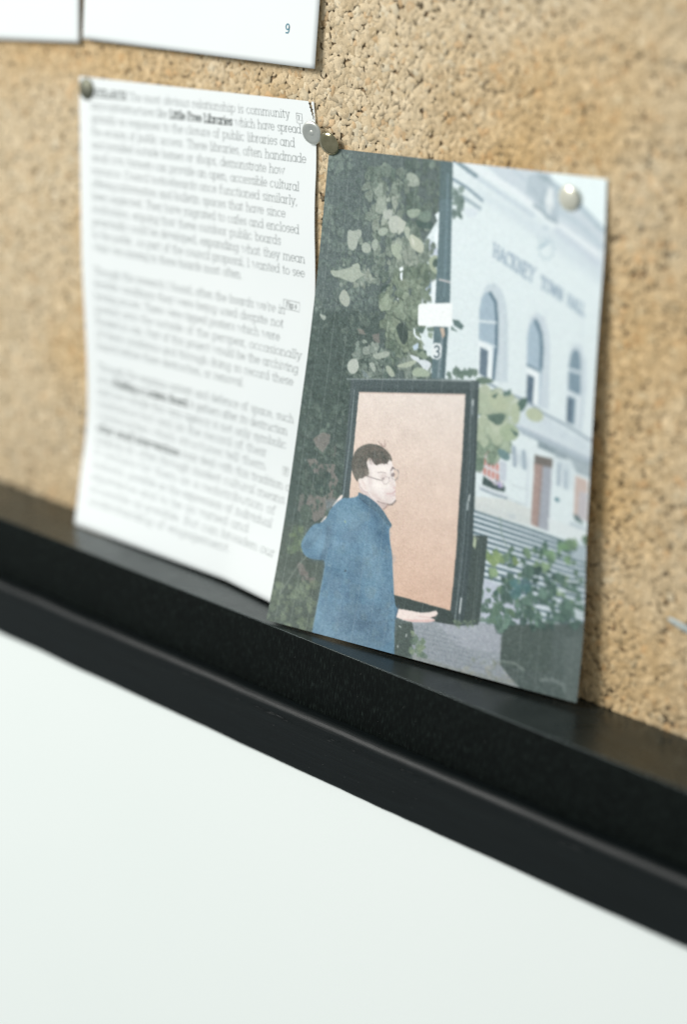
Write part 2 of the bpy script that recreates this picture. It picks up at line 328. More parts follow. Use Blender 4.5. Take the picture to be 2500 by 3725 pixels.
led = profile('ledge', [(-1.0, -210.2), (.0, -210.2), (18, -210.0), (37.6, -209.9)] + arc(37.8, -210.3, .4, 90, 30, 4) + [(37.9, -212), (-1, -212), (-1.0, -210.2)], X0, X1, LEDGE, 220, .00002)
lip = profile('lining', [(38.0, -210.35), (38.35, -210.3), (38.45, -210.6), (38.4, -236), (38.4, -246), (-1, -246), (-1, -212.2), (37.95, -212.2), (38.0, -210.35)], X0, X1, LINING, 260, .00003)
rail = profile('outer_rail', [(38.6, -246), (38.6, -239.4)] + arc(39.6, -239.4, .9, 180, 100, 4) + arc(42.0, -242.4, 3.9, 84, 4, 12) + [(45.75, -243.4), (45.55, -244.0), (45.9, -246.0), (46.0, -262.5)] + arc(44.6, -263.2, 1.4, 0, -90, 5) + [(42, -264.6), (38.7, -264.6), (38.7, -250), (38.6, -246)], X0, X1, RAIL, 420, .00009)
for o_ in (led, lip, rail):
    for p_ in o_.data.polygons: p_.use_smooth = True
    e_ = o_.modifiers.new('edges', 'EDGE_SPLIT'); e_.split_angle = math.radians(38)
# brushed paint ridges under the rounded edge of the rail
V, F = [], []
for i in range(90):
    x = rng.uniform(-.06, .42) if i > 60 else rng.uniform(.12, .27); z = -.2436 - abs(rng.normal(0, .0042)); L_ = rng.uniform(.0015, .007); hh = rng.uniform(-.0002, .0001); ww = rng.uniform(.00012, .00035); sl_ = rng.normal(0, .05)
    k = len(V); y = -.0457
    V += [(x - L_, y, z - L_ * sl_), (x, y, z + ww), (x + L_ * rng.uniform(.5, 1), y, z + L_ * sl_), (x, y, z - ww), (x - L_ * .2, y - hh - .0003, z)]
    F += [(k, k + 1, k + 4), (k + 1, k + 2, k + 4), (k + 2, k + 3, k + 4), (k + 3, k, k + 4)]
tag(local(link('paint_ridges', npmesh('paint_ridges', V, np.array(F)), RAIL), board), kind='stuff')
# dust and lint lying on the ledge, the lining and the rail
nd = 420; V = []; F = []
for i in range(nd):
    w_ = rng.random()
    x = rng.uniform(-.1, .42)
    if w_ < .6: p0 = np.array([x, -rng.uniform(.002, .037), -.2099]); a, b_ = np.array([1, 0, 0]), np.array([0, 1, 0]); up = np.array([0, 0, 1])
    elif w_ < .85: p0 = np.array([x, -.03845, -rng.uniform(.212, .238)]); a, b_ = np.array([1, 0, 0]), np.array([0, 0, 1]); up = np.array([0, -1, 0])
    else: p0 = np.array([x, -.0461, -rng.uniform(.246, .262)]); a, b_ = np.array([1, 0, 0]), np.array([0, 0, 1]); up = np.array([0, -1, 0])
    r_ = rng.uniform(.00004, .00011); an = rng.uniform(0, 6.28); st = rng.uniform(1, 2.2)
    d1 = (a * math.cos(an) + b_ * math.sin(an)) * r_ * st; d2 = (-a * math.sin(an) + b_ * math.cos(an)) * r_
    k = len(V); V += [p0 + up * r_ * .7, p0 + d1, p0 + d2, p0 - d1, p0 - d2]
    F += [(k, k + 1, k + 2), (k, k + 2, k + 3), (k, k + 3, k + 4), (k, k + 4, k + 1)]
tag(local(link('dust_specks', npmesh('dust_specks', V, np.array(F)), DUST), board), kind='stuff')

# ------------------------------------------------------------------ sheets of paper
t = thing('paper_page', (0.075, -.003, .017), 'white page printed with a blue-grey number 9 in its lower right corner', 'paper')
local(add_sheet(NINE, t), t)
st, w_ = set_line('9')
local(link('page_number', strokes_mesh('page_number', NINE, [([(127.41 + a * 2.6, 197.15 - b * 2.6) for a, b in p], .3) for p, q in st]), INK_BLUE, t), t)
t = thing('paper_page', (-0.075, -.003, .015), 'blank white corner of a page at the top left edge beside the page numbered 9', 'paper')
local(add_sheet(BLANK, t), t)

t = thing('printed_page', (0.077, -.003, -.2), 'long white page of grey text with a torn upper right corner', 'paper')
def torn(u, v):      # the slit torn down from the top edge near the right corner
    c_ = .9845 + .0115 * (v / .037) + .0014 * np.sin(v * 900) ; w = .0052 * (1 - (v / .040) ** 2) + .0008 * np.sin(v * 1700)
    return (v < .037) & (np.abs(u - c_) < w)
us = np.r_[np.linspace(0, .96, 40), np.linspace(.963, 1, 90)]; vs = np.r_[np.linspace(0, .045, 60), np.linspace(.053, 1, 85)]
local(add_sheet(TEXT, t, us, vs, torn), t)
LINES = [[('*RESEARCH* The most obvious relationship is community', 0.9046, 0.0318), ('micro-infrastructures like *Little Free Libraries* which have spread', 0.945, 0.0595), ('globally as responses to the closure of public libraries and', 0.92, 0.0872), ('the erosion of public access. These libraries, often handmade', 0.963, 0.1149), ('and installed outside homes or shops, demonstrate how', 0.882, 0.1426), ('small civic formats can provide an open, accessible cultural', 0.94, 0.1703), ('resource. Council noticeboards once functioned similarly,', 0.935, 0.198), ('offering information and bulletin spaces that have since', 0.889, 0.2257), ('been neglected. They have migrated to cafes and enclosed', 0.942, 0.2534), ('institutions, arguing that these outdoor public boards', 0.87, 0.2811), ('potentially could be developed, expanding what they mean', 0.963, 0.3088), ('to the public. As part of the council proposal, I wanted to see', 0.961, 0.3365), ('what was missing in these boards most often.', 0.714, 0.3642)], [("Through this research I found, often the boards we're in", 0.891, 0.4165), ('terrible conditions they were being used despite not', 0.888, 0.4442), ('having access. There were ripped posters which were', 0.878, 0.4719), ('pasted onto the outside of the perspex, occasionally', 0.969, 0.4996), ('flooded in rain. Part of this project would be the archiving', 0.96, 0.5273), ('of these conditions and through doing so record these', 0.944, 0.555), ('boards before there destruction, or removal.', 0.741, 0.5827)], [('Through the ongoing context and defence of space, such', 0.956, 0.6295), ('as in *Building a Modern Board* it gathers after its destruction', 0.933, 0.6572), ('and now recalls this very agency is not only symbolic', 0.931, 0.6849), ('resistance but real as the record of their', 0.853, 0.7126), ('communities which structures tell them.', 0.859, 0.7403), ('*other small interventions* may deal with this tradition of', 0.975, 0.768), ('making do, often through modest cultural means.', 0.955, 0.7957), ('It remains for them as a redistribution of', 0.916, 0.8234), ('authority, possible as the expression of individual', 0.912, 0.8511), ('experience and to be as varied and', 0.816, 0.8788), ('accessible as possible. But can broaden our', 0.954, 0.9065), ('understanding of engagement.', 0.752, 0.9342)]]
XH = 2.5
mm = lambda u, v: (u * TEXT['W'], v * TEXT['H'])
for para in LINES:
    thin = []; thick = {}
    for text, u1, v1 in para:
        st, w_ = set_line(text)
        x0, x1 = .055 * TEXT['W'], u1 * TEXT['W']; sx = (x1 - x0) / w_; y1 = (v1 + .0062) * TEXT['H']; y0 = y1 + .0028 * TEXT['H']
        for p, bold in st:
            q = [(x0 + a * sx, y0 + (y1 - y0) * (a * sx) / (x1 - x0) - b * XH) for a, b in p]
            (thick.setdefault(text, []) if bold else thin).append((q, .27 if bold else .125))
    o_ = local(link('text_paragraph', strokes_mesh('text_paragraph', TEXT, thin), INK, t), t)
    for b_ in thick.values(): local(link('bold_phrase', strokes_mesh('bold_phrase', TEXT, b_, .08), INK_BOLD, t), t)
def figure_box(text, u0, v0, u1, v1):
    (x0, y0), (x1, y1) = mm(u0, v0), mm(u1, v1)
    s = [([(x0, y0), (x1, y0 + .1), (x1, y1 + .1), (x0, y1), (x0, y0)], .09)]
    st, w_ = set_line(text); k = min((x1 - x0) * .66 / w_, (y1 - y0) * .42)
    s += [([((x0 + x1) / 2 - w_ * k / 2 + a * k, (y0 + y1) / 2 + .62 * k - b * k) for a, b in p], .13) for p, q in st]
    local(link('figure_reference', strokes_mesh('figure_reference', TEXT, s, .07), INK_BOLD, t), t)
figure_box('7.', .930, .0262, .951, .0458)
figure_box('Fig.4', .882, .394, .945, .412)
figure_box('2', .925, .728, .948, .744)

# ------------------------------------------------------------------ the colour photograph, printed on a matt sheet
t = thing('photo_print', (0.235, -.006, -.2), 'colour photo print of a man in a blue jacket holding an open notice case', 'photo print')
local(add_sheet(PHOTO, t), t)
W, H = 850, 1250
class Canvas:
    def __init__(s): s.a = np.zeros((H, W, 3)); s.a[:] = (88, 102, 101)
    def box(s, p, pad=2):
        x0, y0 = np.floor(p.min(0)).astype(int) - pad; x1, y1 = np.ceil(p.max(0)).astype(int) + pad + 1
        return max(x0, 0), max(y0, 0), min(x1, W), min(y1, H)
    def mask(s, p, X, Y):
        ins = np.zeros(X.shape, bool); q = np.roll(p, -1, 0)
        for (ax, ay), (bx, by) in zip(p, q):
            if ay == by: continue
            ins ^= ((ay > Y) != (by > Y)) & (X < (bx - ax) * (Y - ay) / (by - ay) + ax)
        return ins
    def poly(s, p, c, a=1.0):
        x0, y0, x1, y1 = s.box(p)
        if x1 <= x0 or y1 <= y0: return
        Y, X = np.mgrid[y0:y1, x0:x1] + .5
        mk = s.mask(p, X, Y)[..., None] * a
        v = s.a[y0:y1, x0:x1]; s.a[y0:y1, x0:x1] = v * (1 - mk) + np.asarray(c, float) * mk
    def grad(s, p, c0, c1):
        x0, y0, x1, y1 = s.box(p); Y, X = np.mgrid[y0:y1, x0:x1] + .5
        mk = s.mask(p, X, Y)[..., None]; f = np.clip((Y - y0) / (y1 - y0), 0, 1)[..., None]
        v = s.a[y0:y1, x0:x1]; s.a[y0:y1, x0:x1] = np.where(mk, np.asarray(c0, float) * (1 - f) + np.asarray(c1, float) * f, v)
    def line(s, p, c, w, a=1.0):
        for A_, B_ in zip(p[:-1], p[1:]):
            x0, y0, x1, y1 = s.box(np.stack([A_, B_]), int(w) + 2)
            if x1 <= x0 or y1 <= y0: continue
            Y, X = np.mgrid[y0:y1, x0:x1] + .5; d = B_ - A_; L2 = max(d @ d, 1e-6)
            f = np.clip(((X - A_[0]) * d[0] + (Y - A_[1]) * d[1]) / L2, 0, 1)
            dist = np.hypot(X - A_[0] - f * d[0], Y - A_[1] - f * d[1])
            mk = (np.clip(w / 2 - dist + .5, 0, 1) * a)[..., None]
            v = s.a[y0:y1, x0:x1]; s.a[y0:y1, x0:x1] = v * (1 - mk) + np.asarray(c, float) * mk
    def soft(s, p, c, a, r):
        x0, y0, x1, y1 = s.box(p, int(3 * r) + 2)
        if x1 <= x0 or y1 <= y0: return
        Y, X = np.mgrid[y0:y1, x0:x1] + .5; mk = s.mask(p, X, Y).astype(float)
        k = np.exp(-.5 * (np.arange(-int(3 * r), int(3 * r) + 1) / r) ** 2); k /= k.sum(); n = len(k) // 2
        for ax in (0, 1):
            b = np.pad(mk, [(n, n), (0, 0)] if ax == 0 else [(0, 0), (n, n)], 'edge'); out = np.zeros_like(mk)
            for i, w_ in enumerate(k): out += w_ * (b[i:i + mk.shape[0]] if ax == 0 else b[:, i:i + mk.shape[1]])
            mk = out
        mk = mk[..., None] * a; v = s.a[y0:y1, x0:x1]; s.a[y0:y1, x0:x1] = v * (1 - mk) + np.asarray(c, float) * mk
    def mottle(s, p, amp, r, seed):
        x0, y0, x1, y1 = s.box(p); Y, X = np.mgrid[y0:y1, x0:x1] + .5; mk = s.mask(p, X, Y)
        rg = np.random.default_rng(seed); z = rg.normal(0, 1, (H // r + 3, W // r + 3))
        yy, xx = Y / r, X / r; i, j = yy.astype(int), xx.astype(int); f, g = yy - i, xx - j
        f, g = f * f * (3 - 2 * f), g * g * (3 - 2 * g)
        v = (z[i, j] * (1 - g) + z[i, j + 1] * g) * (1 - f) + (z[i + 1, j] * (1 - g) + z[i + 1, j + 1] * g) * f
        s.a[y0:y1, x0:x1] += (mk * v * amp)[..., None] * np.array([1.0, 1.0, .96])
    def blur(s, r):
        k = np.exp(-.5 * (np.arange(-int(3 * r), int(3 * r) + 1) / r) ** 2); k /= k.sum(); n = len(k) // 2
        for ax in (0, 1):
            pad = [(0, 0)] * 3; pad[ax] = (n, n); b = np.pad(s.a, pad, 'edge'); out = np.zeros_like(s.a)
            for i, wgt in enumerate(k): out += wgt * (b[i:i + H] if ax == 0 else b[:, i:i + W])
            s.a = out
cv = Canvas(); SC = np.array([W, H]) / 10000.0
LW = 0.8
for op in [
('P',(88,102,101),1,[-3459,-330,10724,-1098,11651,10266,49,12372]),
('P',(70,86,82),1,[-2605,3652,2710,3127,2771,7216,-1106,8842]),
('P',(78,91,84),1,[-1331,8126,1803,7669,2164,10429,-435,10863]),
('B',12),
('P',(216,227,230),1,[3850,1737,4509,1009,4425,-365,10756,-546,10946,10394,6759,8390,6467,6781,6243,4165,5057,4252,4184,4276,3750,3824]),
('P',(228,240,242),1,[8057,-120,10521,-276,10522,1168,9890,952,9160,579,8577,270,8245,175]),
('P',(198,209,217),1,[5942,-132,8148,-8,8285,172,8579,294,9160,579,9967,947,9911,1597,8428,973,7373,591,6629,284,5728,-95]),
('L',(222,230,234),1,20,[5298,-20,7026,449,7926,783,9811,1404]),
('L',(190,203,212),0.8,17,[5318,150,6437,490,7644,849]),
('L',(196,207,216),0.9,24,[8477,1082,9177,1321,9829,1559]),
('L',(172,189,199),1,17,[8161,157,8622,338,9158,556,9928,949]),
('L',(186,200,209),1,20,[8488,696,9222,914,9910,1239]),
('L',(196,207,215),1,12,[6650,65,7183,342,7747,611]),
('L',(188,201,210),1,11,[6899,1,7426,254]),
('P',(178,192,201),1,[7414,111,7738,19,8070,44,8416,281,8594,504,8461,880,8220,898,7879,717,7702,567,7358,426]),
('P',(142,160,168),0.7,[7742,66,8071,56,8245,175,8041,189,7830,131]),
('P',(218,226,229),1,[8130,277,8274,291,8322,640,8173,811,8029,544]),
('L',(150,167,176),1,9,[7669,663,7922,737,8136,859,8465,925]),
('L',(150,168,178),0.6,7,[7975,383,7913,622]),
('L',(126,146,156),1,13,[4761,-60,5178,86,5633,228]),
('L',(128,148,160),1,10,[4810,344,5357,491,5901,694]),
('L',(160,176,184),1,12,[5203,671,5832,852]),
('P',(205,215,224),0.6,[5227,883,5833,863,5680,1038,5376,1037]),
('L',(150,173,184),1,6,[8390,1407,8408,1419]),
('L',(150,173,184),1,6,[8357,1520,8374,1532]),
('L',(150,173,184),1,6,[8242,1598,8260,1610]),
('L',(150,173,184),1,6,[8089,1611,8106,1623]),
('L',(150,173,184),1,6,[7955,1553,7973,1566]),
('L',(150,173,184),1,6,[7893,1447,7911,1460]),
('L',(150,173,184),1,6,[7927,1334,7945,1346]),
('L',(150,173,184),1,6,[8045,1256,8062,1269]),
('L',(150,173,184),1,6,[8199,1244,8216,1257]),
('L',(150,173,184),1,6,[8330,1302,8348,1314]),
('L',(150,175,188),1,7,[7967,1418,8177,1310]),
('L',(185,200,208),1,9,[8029,1048,8151,1050]),
('L',(190,205,212),1,6,[7842,1222,7910,1285]),
('T',(132,152,170),3.4,'HACKNEY',[6393,1710,7817,2112,6375,1465,7861,1842]),
('T',(136,156,173),3.4,'TOWN',[8058,2172,8820,2366,8057,1940,8809,2149]),
('T',(140,160,176),3.4,'HALL',[8963,2399,9537,2584,8956,2204,9546,2354]),
('S',(176,190,204),1,[3804,2344,4049,2270,4320,2368,4327,2610,4073,2616]),
('L',(118,138,152),1,9,[4259,2286,4296,2613]),
('L',(228,236,240),1,12,[4387,2292,4443,2739]),
('S',(190,200,214),1,[3963,1533,4263,1612,4484,1801,4468,1906,4143,1864]),
('P',(186,199,208),0.75,[6259,4041,6095,2798,6113,2507,6266,2278,6513,2222,6783,2326,6992,2615,7085,2987,7232,4075,6821,4098]),
('P',(160,180,194),1,[6226,4044,6078,2799,6113,2565,6262,2417,6457,2413,6622,2555,6729,2832,6782,3450,6701,4078]),
('L',(84,110,126),1,10,[6399,2423,6609,2580,6694,2883,6758,3453,6732,4060]),
('L',(222,231,234),1,6,[6108,2999,6681,2970]),
('L',(214,225,230),1,5,[6163,3370,6730,3436]),
('P',(228,236,239),1,[6131,3384,6639,3446,6701,4078,6211,4056]),
('P',(88,108,124),1,[6215,3491,6492,3539,6516,4070,6256,4017]),
('L',(150,165,175),0.7,3,[6301,3501,6337,4056]),
('L',(150,165,175),0.7,3,[6401,3491,6437,4045]),
('P',(188,200,210),0.75,[7863,4433,7731,3111,7800,2764,8013,2639,8241,2706,8447,2990,8531,3405,8609,4438,8329,4425]),
('P',(162,182,196),1,[7882,4383,7763,3108,7816,2890,7940,2769,8099,2800,8242,3035,8316,3617,8287,4406]),
('L',(92,118,134),1,11,[7985,2802,8183,3017,8259,3292,8275,3669]),
('L',(105,128,142),1,6,[7820,3663,8252,3748]),
('P',(228,236,239),1,[7800,3698,8238,3768,8265,4423,7867,4394]),
('P',(90,110,126),1,[7841,3837,8082,3881,8089,4430,7874,4384]),
('P',(190,202,211),0.75,[9185,4604,9127,3527,9177,3218,9325,3076,9529,3134,9702,3417,9752,3877,9693,4729]),
('P',(122,144,158),1,[9216,4601,9158,3524,9202,3295,9316,3194,9464,3248,9553,3480,9576,3898,9531,4646]),
('P',(200,212,219),1,[9132,3573,9551,3597,9550,3657,9139,3629]),
('P',(214,224,229),1,[9171,3992,9576,4061,9561,4633,9453,4642,9442,4124,9181,4094]),
('P',(88,108,124),1,[9169,4133,9345,4169,9343,4622,9192,4594]),
('L',(206,216,222),0.5,9,[6856,2724,7018,4148]),
('L',(206,216,222),0.5,8,[8282,2585,8424,3984]),
('L',(206,216,222),0.5,7,[9465,2470,9594,3849]),
('L',(130,147,160),1,7,[6450,4141,7259,4289,7853,4348,8492,4534,9223,4671,10012,4867]),
('L',(188,199,209),0.8,4,[8508,4603,8513,4804]),
('L',(188,199,209),0.8,4,[8613,4627,8619,4827]),
('L',(188,199,209),0.8,4,[8719,4650,8724,4850]),
('L',(188,199,209),0.2,4,[8824,4673,8828,4873]),
('L',(188,199,209),0.2,4,[8928,4696,8933,4895]),
('L',(188,199,209),0.8,4,[9032,4719,9037,4918]),
('L',(188,199,209),0.8,4,[9136,4742,9140,4941]),
('L',(188,199,209),0.8,4,[9240,4764,9244,4964]),
('L',(188,199,209),0.2,4,[9343,4787,9347,4986]),
('L',(188,199,209),0.2,4,[9446,4810,9449,5009]),
('L',(188,199,209),0.8,4,[9549,4833,9552,5032]),
('L',(188,199,209),0.8,4,[9651,4856,9654,5054]),
('L',(188,199,209),0.8,4,[9753,4878,9755,5077]),
('L',(188,199,209),0.2,4,[9854,4901,9857,5099]),
('L',(168,182,192),1,18,[7331,4862,8304,4994,10046,5260]),
('L',(206,215,222),1,7,[7323,4800,8296,4918,10039,5175]),
('L',(150,166,176),0.7,8,[7832,4992,8311,5061,10053,5335]),
('P',(136,152,160),1,[8350,5071,9265,5216,9242,5321,8330,5197]),
('L',(226,234,236),1,14,[7741,5415,7698,5629]),
('L',(150,165,178),1,13,[7575,5312,7633,5513,7649,5646]),
('L',(152,168,180),1,13,[7904,5352,7966,5654]),
('P',(150,164,172),0.8,[8860,5162,10020,5291,10013,5575,9588,5533,9404,5314,8909,5319]),
('L',(150,166,178),1,10,[9054,5443,9060,5832]),
('L',(160,175,186),1,10,[9261,5537,9293,5861]),
('L',(224,232,235),1,12,[9156,5470,9159,5838]),
('P',(112,108,104),1,[8260,5355,8831,5361,8834,5555,8251,5574]),
('P',(164,144,138),1,[8263,5531,8548,5533,8517,6760,8276,6734]),
('P',(160,166,176),1,[8548,5533,8825,5536,8847,6783,8517,6760]),
('L',(142,130,128),1,4,[8501,5560,8499,6742]),
('L',(204,214,220),0.8,12,[8073,5494,8115,6340]),
('P',(206,205,210),1,[6378,5344,7082,5378,7199,6032,6459,5945]),
('P',(196,128,116),0.9,[6596,5446,6688,5455,6699,5592,6607,5584]),
('P',(196,128,116),0.9,[6621,5636,6713,5645,6724,5782,6632,5774]),
('P',(196,128,116),0.9,[6646,5827,6738,5835,6749,5973,6657,5964]),
('P',(196,128,116),0.9,[6738,5465,6830,5474,6841,5611,6749,5602]),
('P',(196,128,116),0.9,[6763,5655,6855,5664,6866,5801,6774,5792]),
('P',(196,128,116),0.9,[6788,5845,6880,5854,6890,5991,6799,5983]),
('P',(196,128,116),0.9,[6881,5484,6972,5493,6983,5630,6891,5621]),
('P',(196,128,116),0.9,[6905,5674,6996,5682,7007,5819,6916,5811]),
('P',(196,128,116),0.9,[6929,5864,7020,5872,7031,6009,6940,6001]),
('P',(196,128,116),0.9,[7022,5503,7113,5512,7123,5648,7032,5640]),
('P',(196,128,116),0.9,[7046,5692,7137,5701,7147,5838,7056,5829]),
('P',(196,128,116),0.9,[7070,5882,7161,5890,7171,6027,7080,6019]),
('P',(192,200,210),1,[7165,5618,7390,5629,7404,6024,7194,5991]),
('P',(66,84,84),1,[6658,5992,6856,6048,7104,6098,7396,6109,7392,6219,7048,6211,6645,6169]),
('F',[(150,146,194),(206,178,192),(226,214,222),(120,136,140)],1,26,3,6,11,[6887,6023,7300,6018,7382,6132,7076,6154]),
('L',(206,214,220),1,12,[6583,6224,7055,6267,7469,6298]),
('L',(150,164,174),1,7,[6605,6263,7060,6314,7472,6329]),
('P',(208,213,211),0.9,[6445,6434,7474,6350,8256,6424,8272,6756,7242,6741,6467,6717]),
('L',(186,196,202),1,4,[7575,6335,8119,6382]),
('L',(196,205,210),1,4,[7576,6042,8120,6069]),
('P',(188,198,204),0.8,[7535,6614,7771,6610,7779,6704,7543,6697]),
('L',(80,120,132),1,12,[9030,6125,9063,6132]),
('P',(190,166,156),0.8,[9560,5578,9953,5624,9987,6415,9582,6373]),
('P',(184,186,196),0.7,[9716,5861,9959,5867,9971,6418,9695,6377]),
('P',(96,116,118),1,[9557,6346,9692,6336,9877,6452,9864,6495,9636,6447]),
('L',(176,190,198),0.8,14,[9529,6535,9999,6598]),
('L',(84,106,116),0.95,10.5,[6452,6739,8392,6852,10083,6969]),
('L',(212,223,230),0.95,9.5,[6457,6789,8396,6902,10086,7018]),
('L',(84,106,116),0.95,10.5,[6463,6842,8399,6948,10087,7056]),
('L',(212,223,230),0.95,9.5,[6469,6892,8403,6997,10089,7105]),
('L',(84,106,116),0.95,10.5,[6475,6948,8406,7045,10091,7146]),
('L',(212,223,230),0.95,9.5,[6480,6998,8409,7095,10093,7195]),
('L',(84,106,116),0.95,10.5,[6486,7056,8413,7145,10095,7238]),
('L',(212,223,230),0.95,9.5,[6491,7106,8416,7194,10097,7287]),
('L',(84,106,116),0.95,10.5,[6497,7166,8419,7246,10099,7332]),
('L',(212,223,230),0.95,9.5,[6502,7216,8423,7296,10101,7381]),
('L',(84,106,116),0.95,10.5,[6851,7291,8426,7350,10102,7428]),
('L',(212,223,230),0.95,9.5,[6856,7342,8430,7400,10105,7478]),
('L',(84,106,116),0.95,10.5,[6862,7404,8433,7457,10107,7527]),
('L',(212,223,230),0.95,9.5,[6867,7455,8437,7506,10109,7576]),
('L',(84,106,116),0.95,10.5,[6873,7519,8441,7565,10111,7627]),
('L',(212,223,230),0.95,9.5,[6878,7570,8444,7615,10113,7677]),
('L',(84,106,116),0.95,10.5,[6884,7637,8448,7675,10115,7730]),
('L',(212,223,230),0.95,9.5,[6889,7687,8452,7725,10117,7780]),
('L',(84,106,116),0.95,10.5,[6896,7756,8456,7788,10119,7835]),
('L',(212,223,230),0.95,9.5,[6901,7807,8459,7838,10121,7885]),
('L',(84,106,116),0.95,10.5,[6908,7878,8464,7903,10124,7942]),
('L',(212,223,230),0.95,9.5,[6913,7928,8467,7953,10126,7992]),
('L',(84,106,116),0.95,10.5,[6920,8002,8472,8020,10129,8051]),
('L',(212,223,230),0.95,9.5,[6926,8052,8476,8070,10132,8101]),
('L',(84,106,116),0.95,10.5,[6934,8127,8482,8138,10136,8162]),
('L',(212,223,230),0.95,9.5,[6940,8177,8487,8188,10139,8212]),
('L',(84,106,116),0.95,10.5,[6949,8255,8493,8259,10144,8275]),
('L',(212,223,230),0.95,9.5,[6955,8305,8498,8309,10147,8325]),
('L',(84,106,116),0.95,10.5,[6964,8384,8505,8382,10152,8390]),
('L',(212,223,230),0.95,9.5,[6970,8435,8509,8432,10156,8440]),
('L',(84,106,116),0.95,10.5,[6981,8516,8517,8507,10161,8507]),
('L',(212,223,230),0.95,9.5,[6987,8566,8522,8556,10165,8557]),
('P',(216,224,226),0.85,[8794,6511,10064,6609,10076,6833,9208,6812,8832,6796]),
('P',(190,203,212),0.5,[9627,6799,10076,6833,10092,7160,9581,7137]),
('P',(186,194,208),1,[6892,8048,7627,8079,7642,8225,8491,8234,8560,8856,6877,8927]),
('P',(150,158,166),1,[4760,9191,6959,8917,7713,8924,7701,9636,8438,10038,4960,10110]),
('P',(166,172,182),0.8,[5528,9110,6959,8917,7581,8947,7630,9426,6311,9518]),
('L',(118,128,138),0.45,4,[4868,9355,5575,9337,6277,9344]),
('L',(118,128,138),0.45,4,[4957,9440,5732,9418,6445,9424]),
('L',(118,128,138),0.45,4,[5047,9524,5889,9500,6612,9503]),
('L',(118,128,138),0.45,4,[5136,9609,6045,9581,6779,9581]),
('L',(118,128,138),0.45,4,[5225,9693,6200,9663,6944,9660]),
('L',(118,128,138),0.45,4,[5313,9778,6355,9744,7109,9739]),
('L',(118,128,138),0.45,4,[5402,9862,6508,9825,7273,9817]),
('P',(138,144,140),0.6,[4913,9891,6395,9952,8409,9866,8452,10125,4970,10153]),
('F',[(150,150,132),(128,136,124),(160,160,150)],0.5,60,3,8,5,[6745,9623,8013,9493,8424,9952,6403,9996]),
('P',(84,97,95),1,[7567,8860,10171,8377,10414,10209,8374,10050,7635,9647]),
('P',(76,90,86),0.8,[7567,8860,9073,8563,9151,9558,7635,9647]),
('L',(116,128,124),0.8,9,[7657,9577,8089,9546,8370,9630]),
('L',(122,134,132),0.8,12,[8916,9732,9235,9675,9565,9704,9655,9864]),
('P',(102,114,112),0.5,[9431,8808,10188,8591,10414,10209,9611,10004]),
('L',(196,207,215),0.22,1.2,[4748,1135,6018,1467,7584,1808,9682,2449]),
('L',(196,207,215),0.22,1.2,[4788,1420,6060,1758,7627,2113,9717,2731]),
('L',(196,207,215),0.22,1.2,[4831,1706,6103,2049,7671,2418,9749,3013]),
('L',(196,207,215),0.22,1.2,[4876,1992,6148,2341,7713,2725,9782,3297]),
('L',(196,207,215),0.22,1.2,[4921,2279,6191,2634,7753,3033,9814,3581]),
('L',(196,207,215),0.22,1.2,[4966,2566,6234,2928,7794,3342,9844,3866]),
('L',(196,207,215),0.22,1.2,[5011,2854,6277,3223,7835,3652,9871,4153]),
('L',(196,207,215),0.22,1.2,[5057,3143,6320,3519,7873,3962,9898,4440]),
('L',(196,207,215),0.22,1.2,[5103,3432,6363,3815,7909,4274,9923,4728]),
('L',(196,207,215),0.22,1.2,[5149,3723,6404,4112,7946,4587,9949,5017]),
('L',(196,207,215),0.22,1.2,[5194,4013,6445,4410,7982,4900,9974,5307]),
('L',(196,207,215),0.22,1.2,[5239,4305,6486,4708,8018,5215,10000,5599]),
('L',(200,210,217),0.25,1.2,[7090,2416,7260,4168]),
('L',(200,210,217),0.25,1.2,[7459,2382,7624,4125]),
('L',(200,210,217),0.25,1.2,[8548,2280,8697,4000]),
('L',(200,210,217),0.25,1.2,[8825,2254,8971,3968]),
('M',(186,199,210),0.45,9,[8065,1029,10037,1598,10044,1959,8092,1302,5925,672,5278,375]),
('M',(190,202,212),0.5,8,[6445,4410,7861,4410,10017,4923,10041,5203,8297,4932,6498,4795]),
('M',(170,184,194),0.55,6,[7529,5360,8009,5379,8037,5624,7561,5626]),
('M',(176,190,200),0.5,6,[8911,5340,9440,5350,9488,5853,8997,5861]),
('M',(196,204,206),0.5,8,[6464,6601,7493,6536,8274,6630,8273,6776,7244,6762,6469,6738]),
('L',(140,158,168),0.6,4,[8184,179,8248,269]),
('L',(140,158,168),0.6,4,[8010,309,8074,400]),
('L',(140,158,168),0.6,4,[7907,553,7972,641]),
('L',(140,158,168),0.6,4,[8199,625,8263,713]),
('L',(140,158,168),0.6,4,[8334,799,8397,885]),
('L',(140,158,168),0.6,4,[7729,400,7795,490]),
('L',(140,158,168),0.6,4,[7598,314,7663,405]),
('L',(140,158,168),0.6,4,[8411,748,8474,834]),
('L',(224,231,234),0.8,5,[8193,297,8247,622]),
('B',1.35),
('V',(72,100,92),(140,164,128),95,8,22,21,[6786,7477,10090,6707,10138,7818,9073,8563,7542,8687,6769,8013]),
('V',(62,86,82),(104,132,120),135,7,22,22,[7391,7959,8655,7449,9867,7603,10053,8527,9083,8649,7581,8947,7227,8873]),
('F',[(80,104,96),(94,120,104)],0.9,40,6,13,23,[6799,8276,7336,8100,7647,8935,7308,8948,6885,8885]),
('F',[(84,122,124),(72,104,108)],0.8,14,12,18,29,[7735,7948,8412,7882,8366,8154,7827,8198]),
('P',(206,216,224),0.85,[8606,8272,8952,8258,8959,8337,8684,8364]),
('P',(206,216,224),0.85,[9685,8154,9976,8197,9988,8365,9758,8364]),
('P',(206,216,224),0.85,[9166,8105,9299,8102,9301,8135,9196,8145]),
('P',(206,216,224),0.85,[7867,7538,8087,7528,8090,7574,7916,7591]),
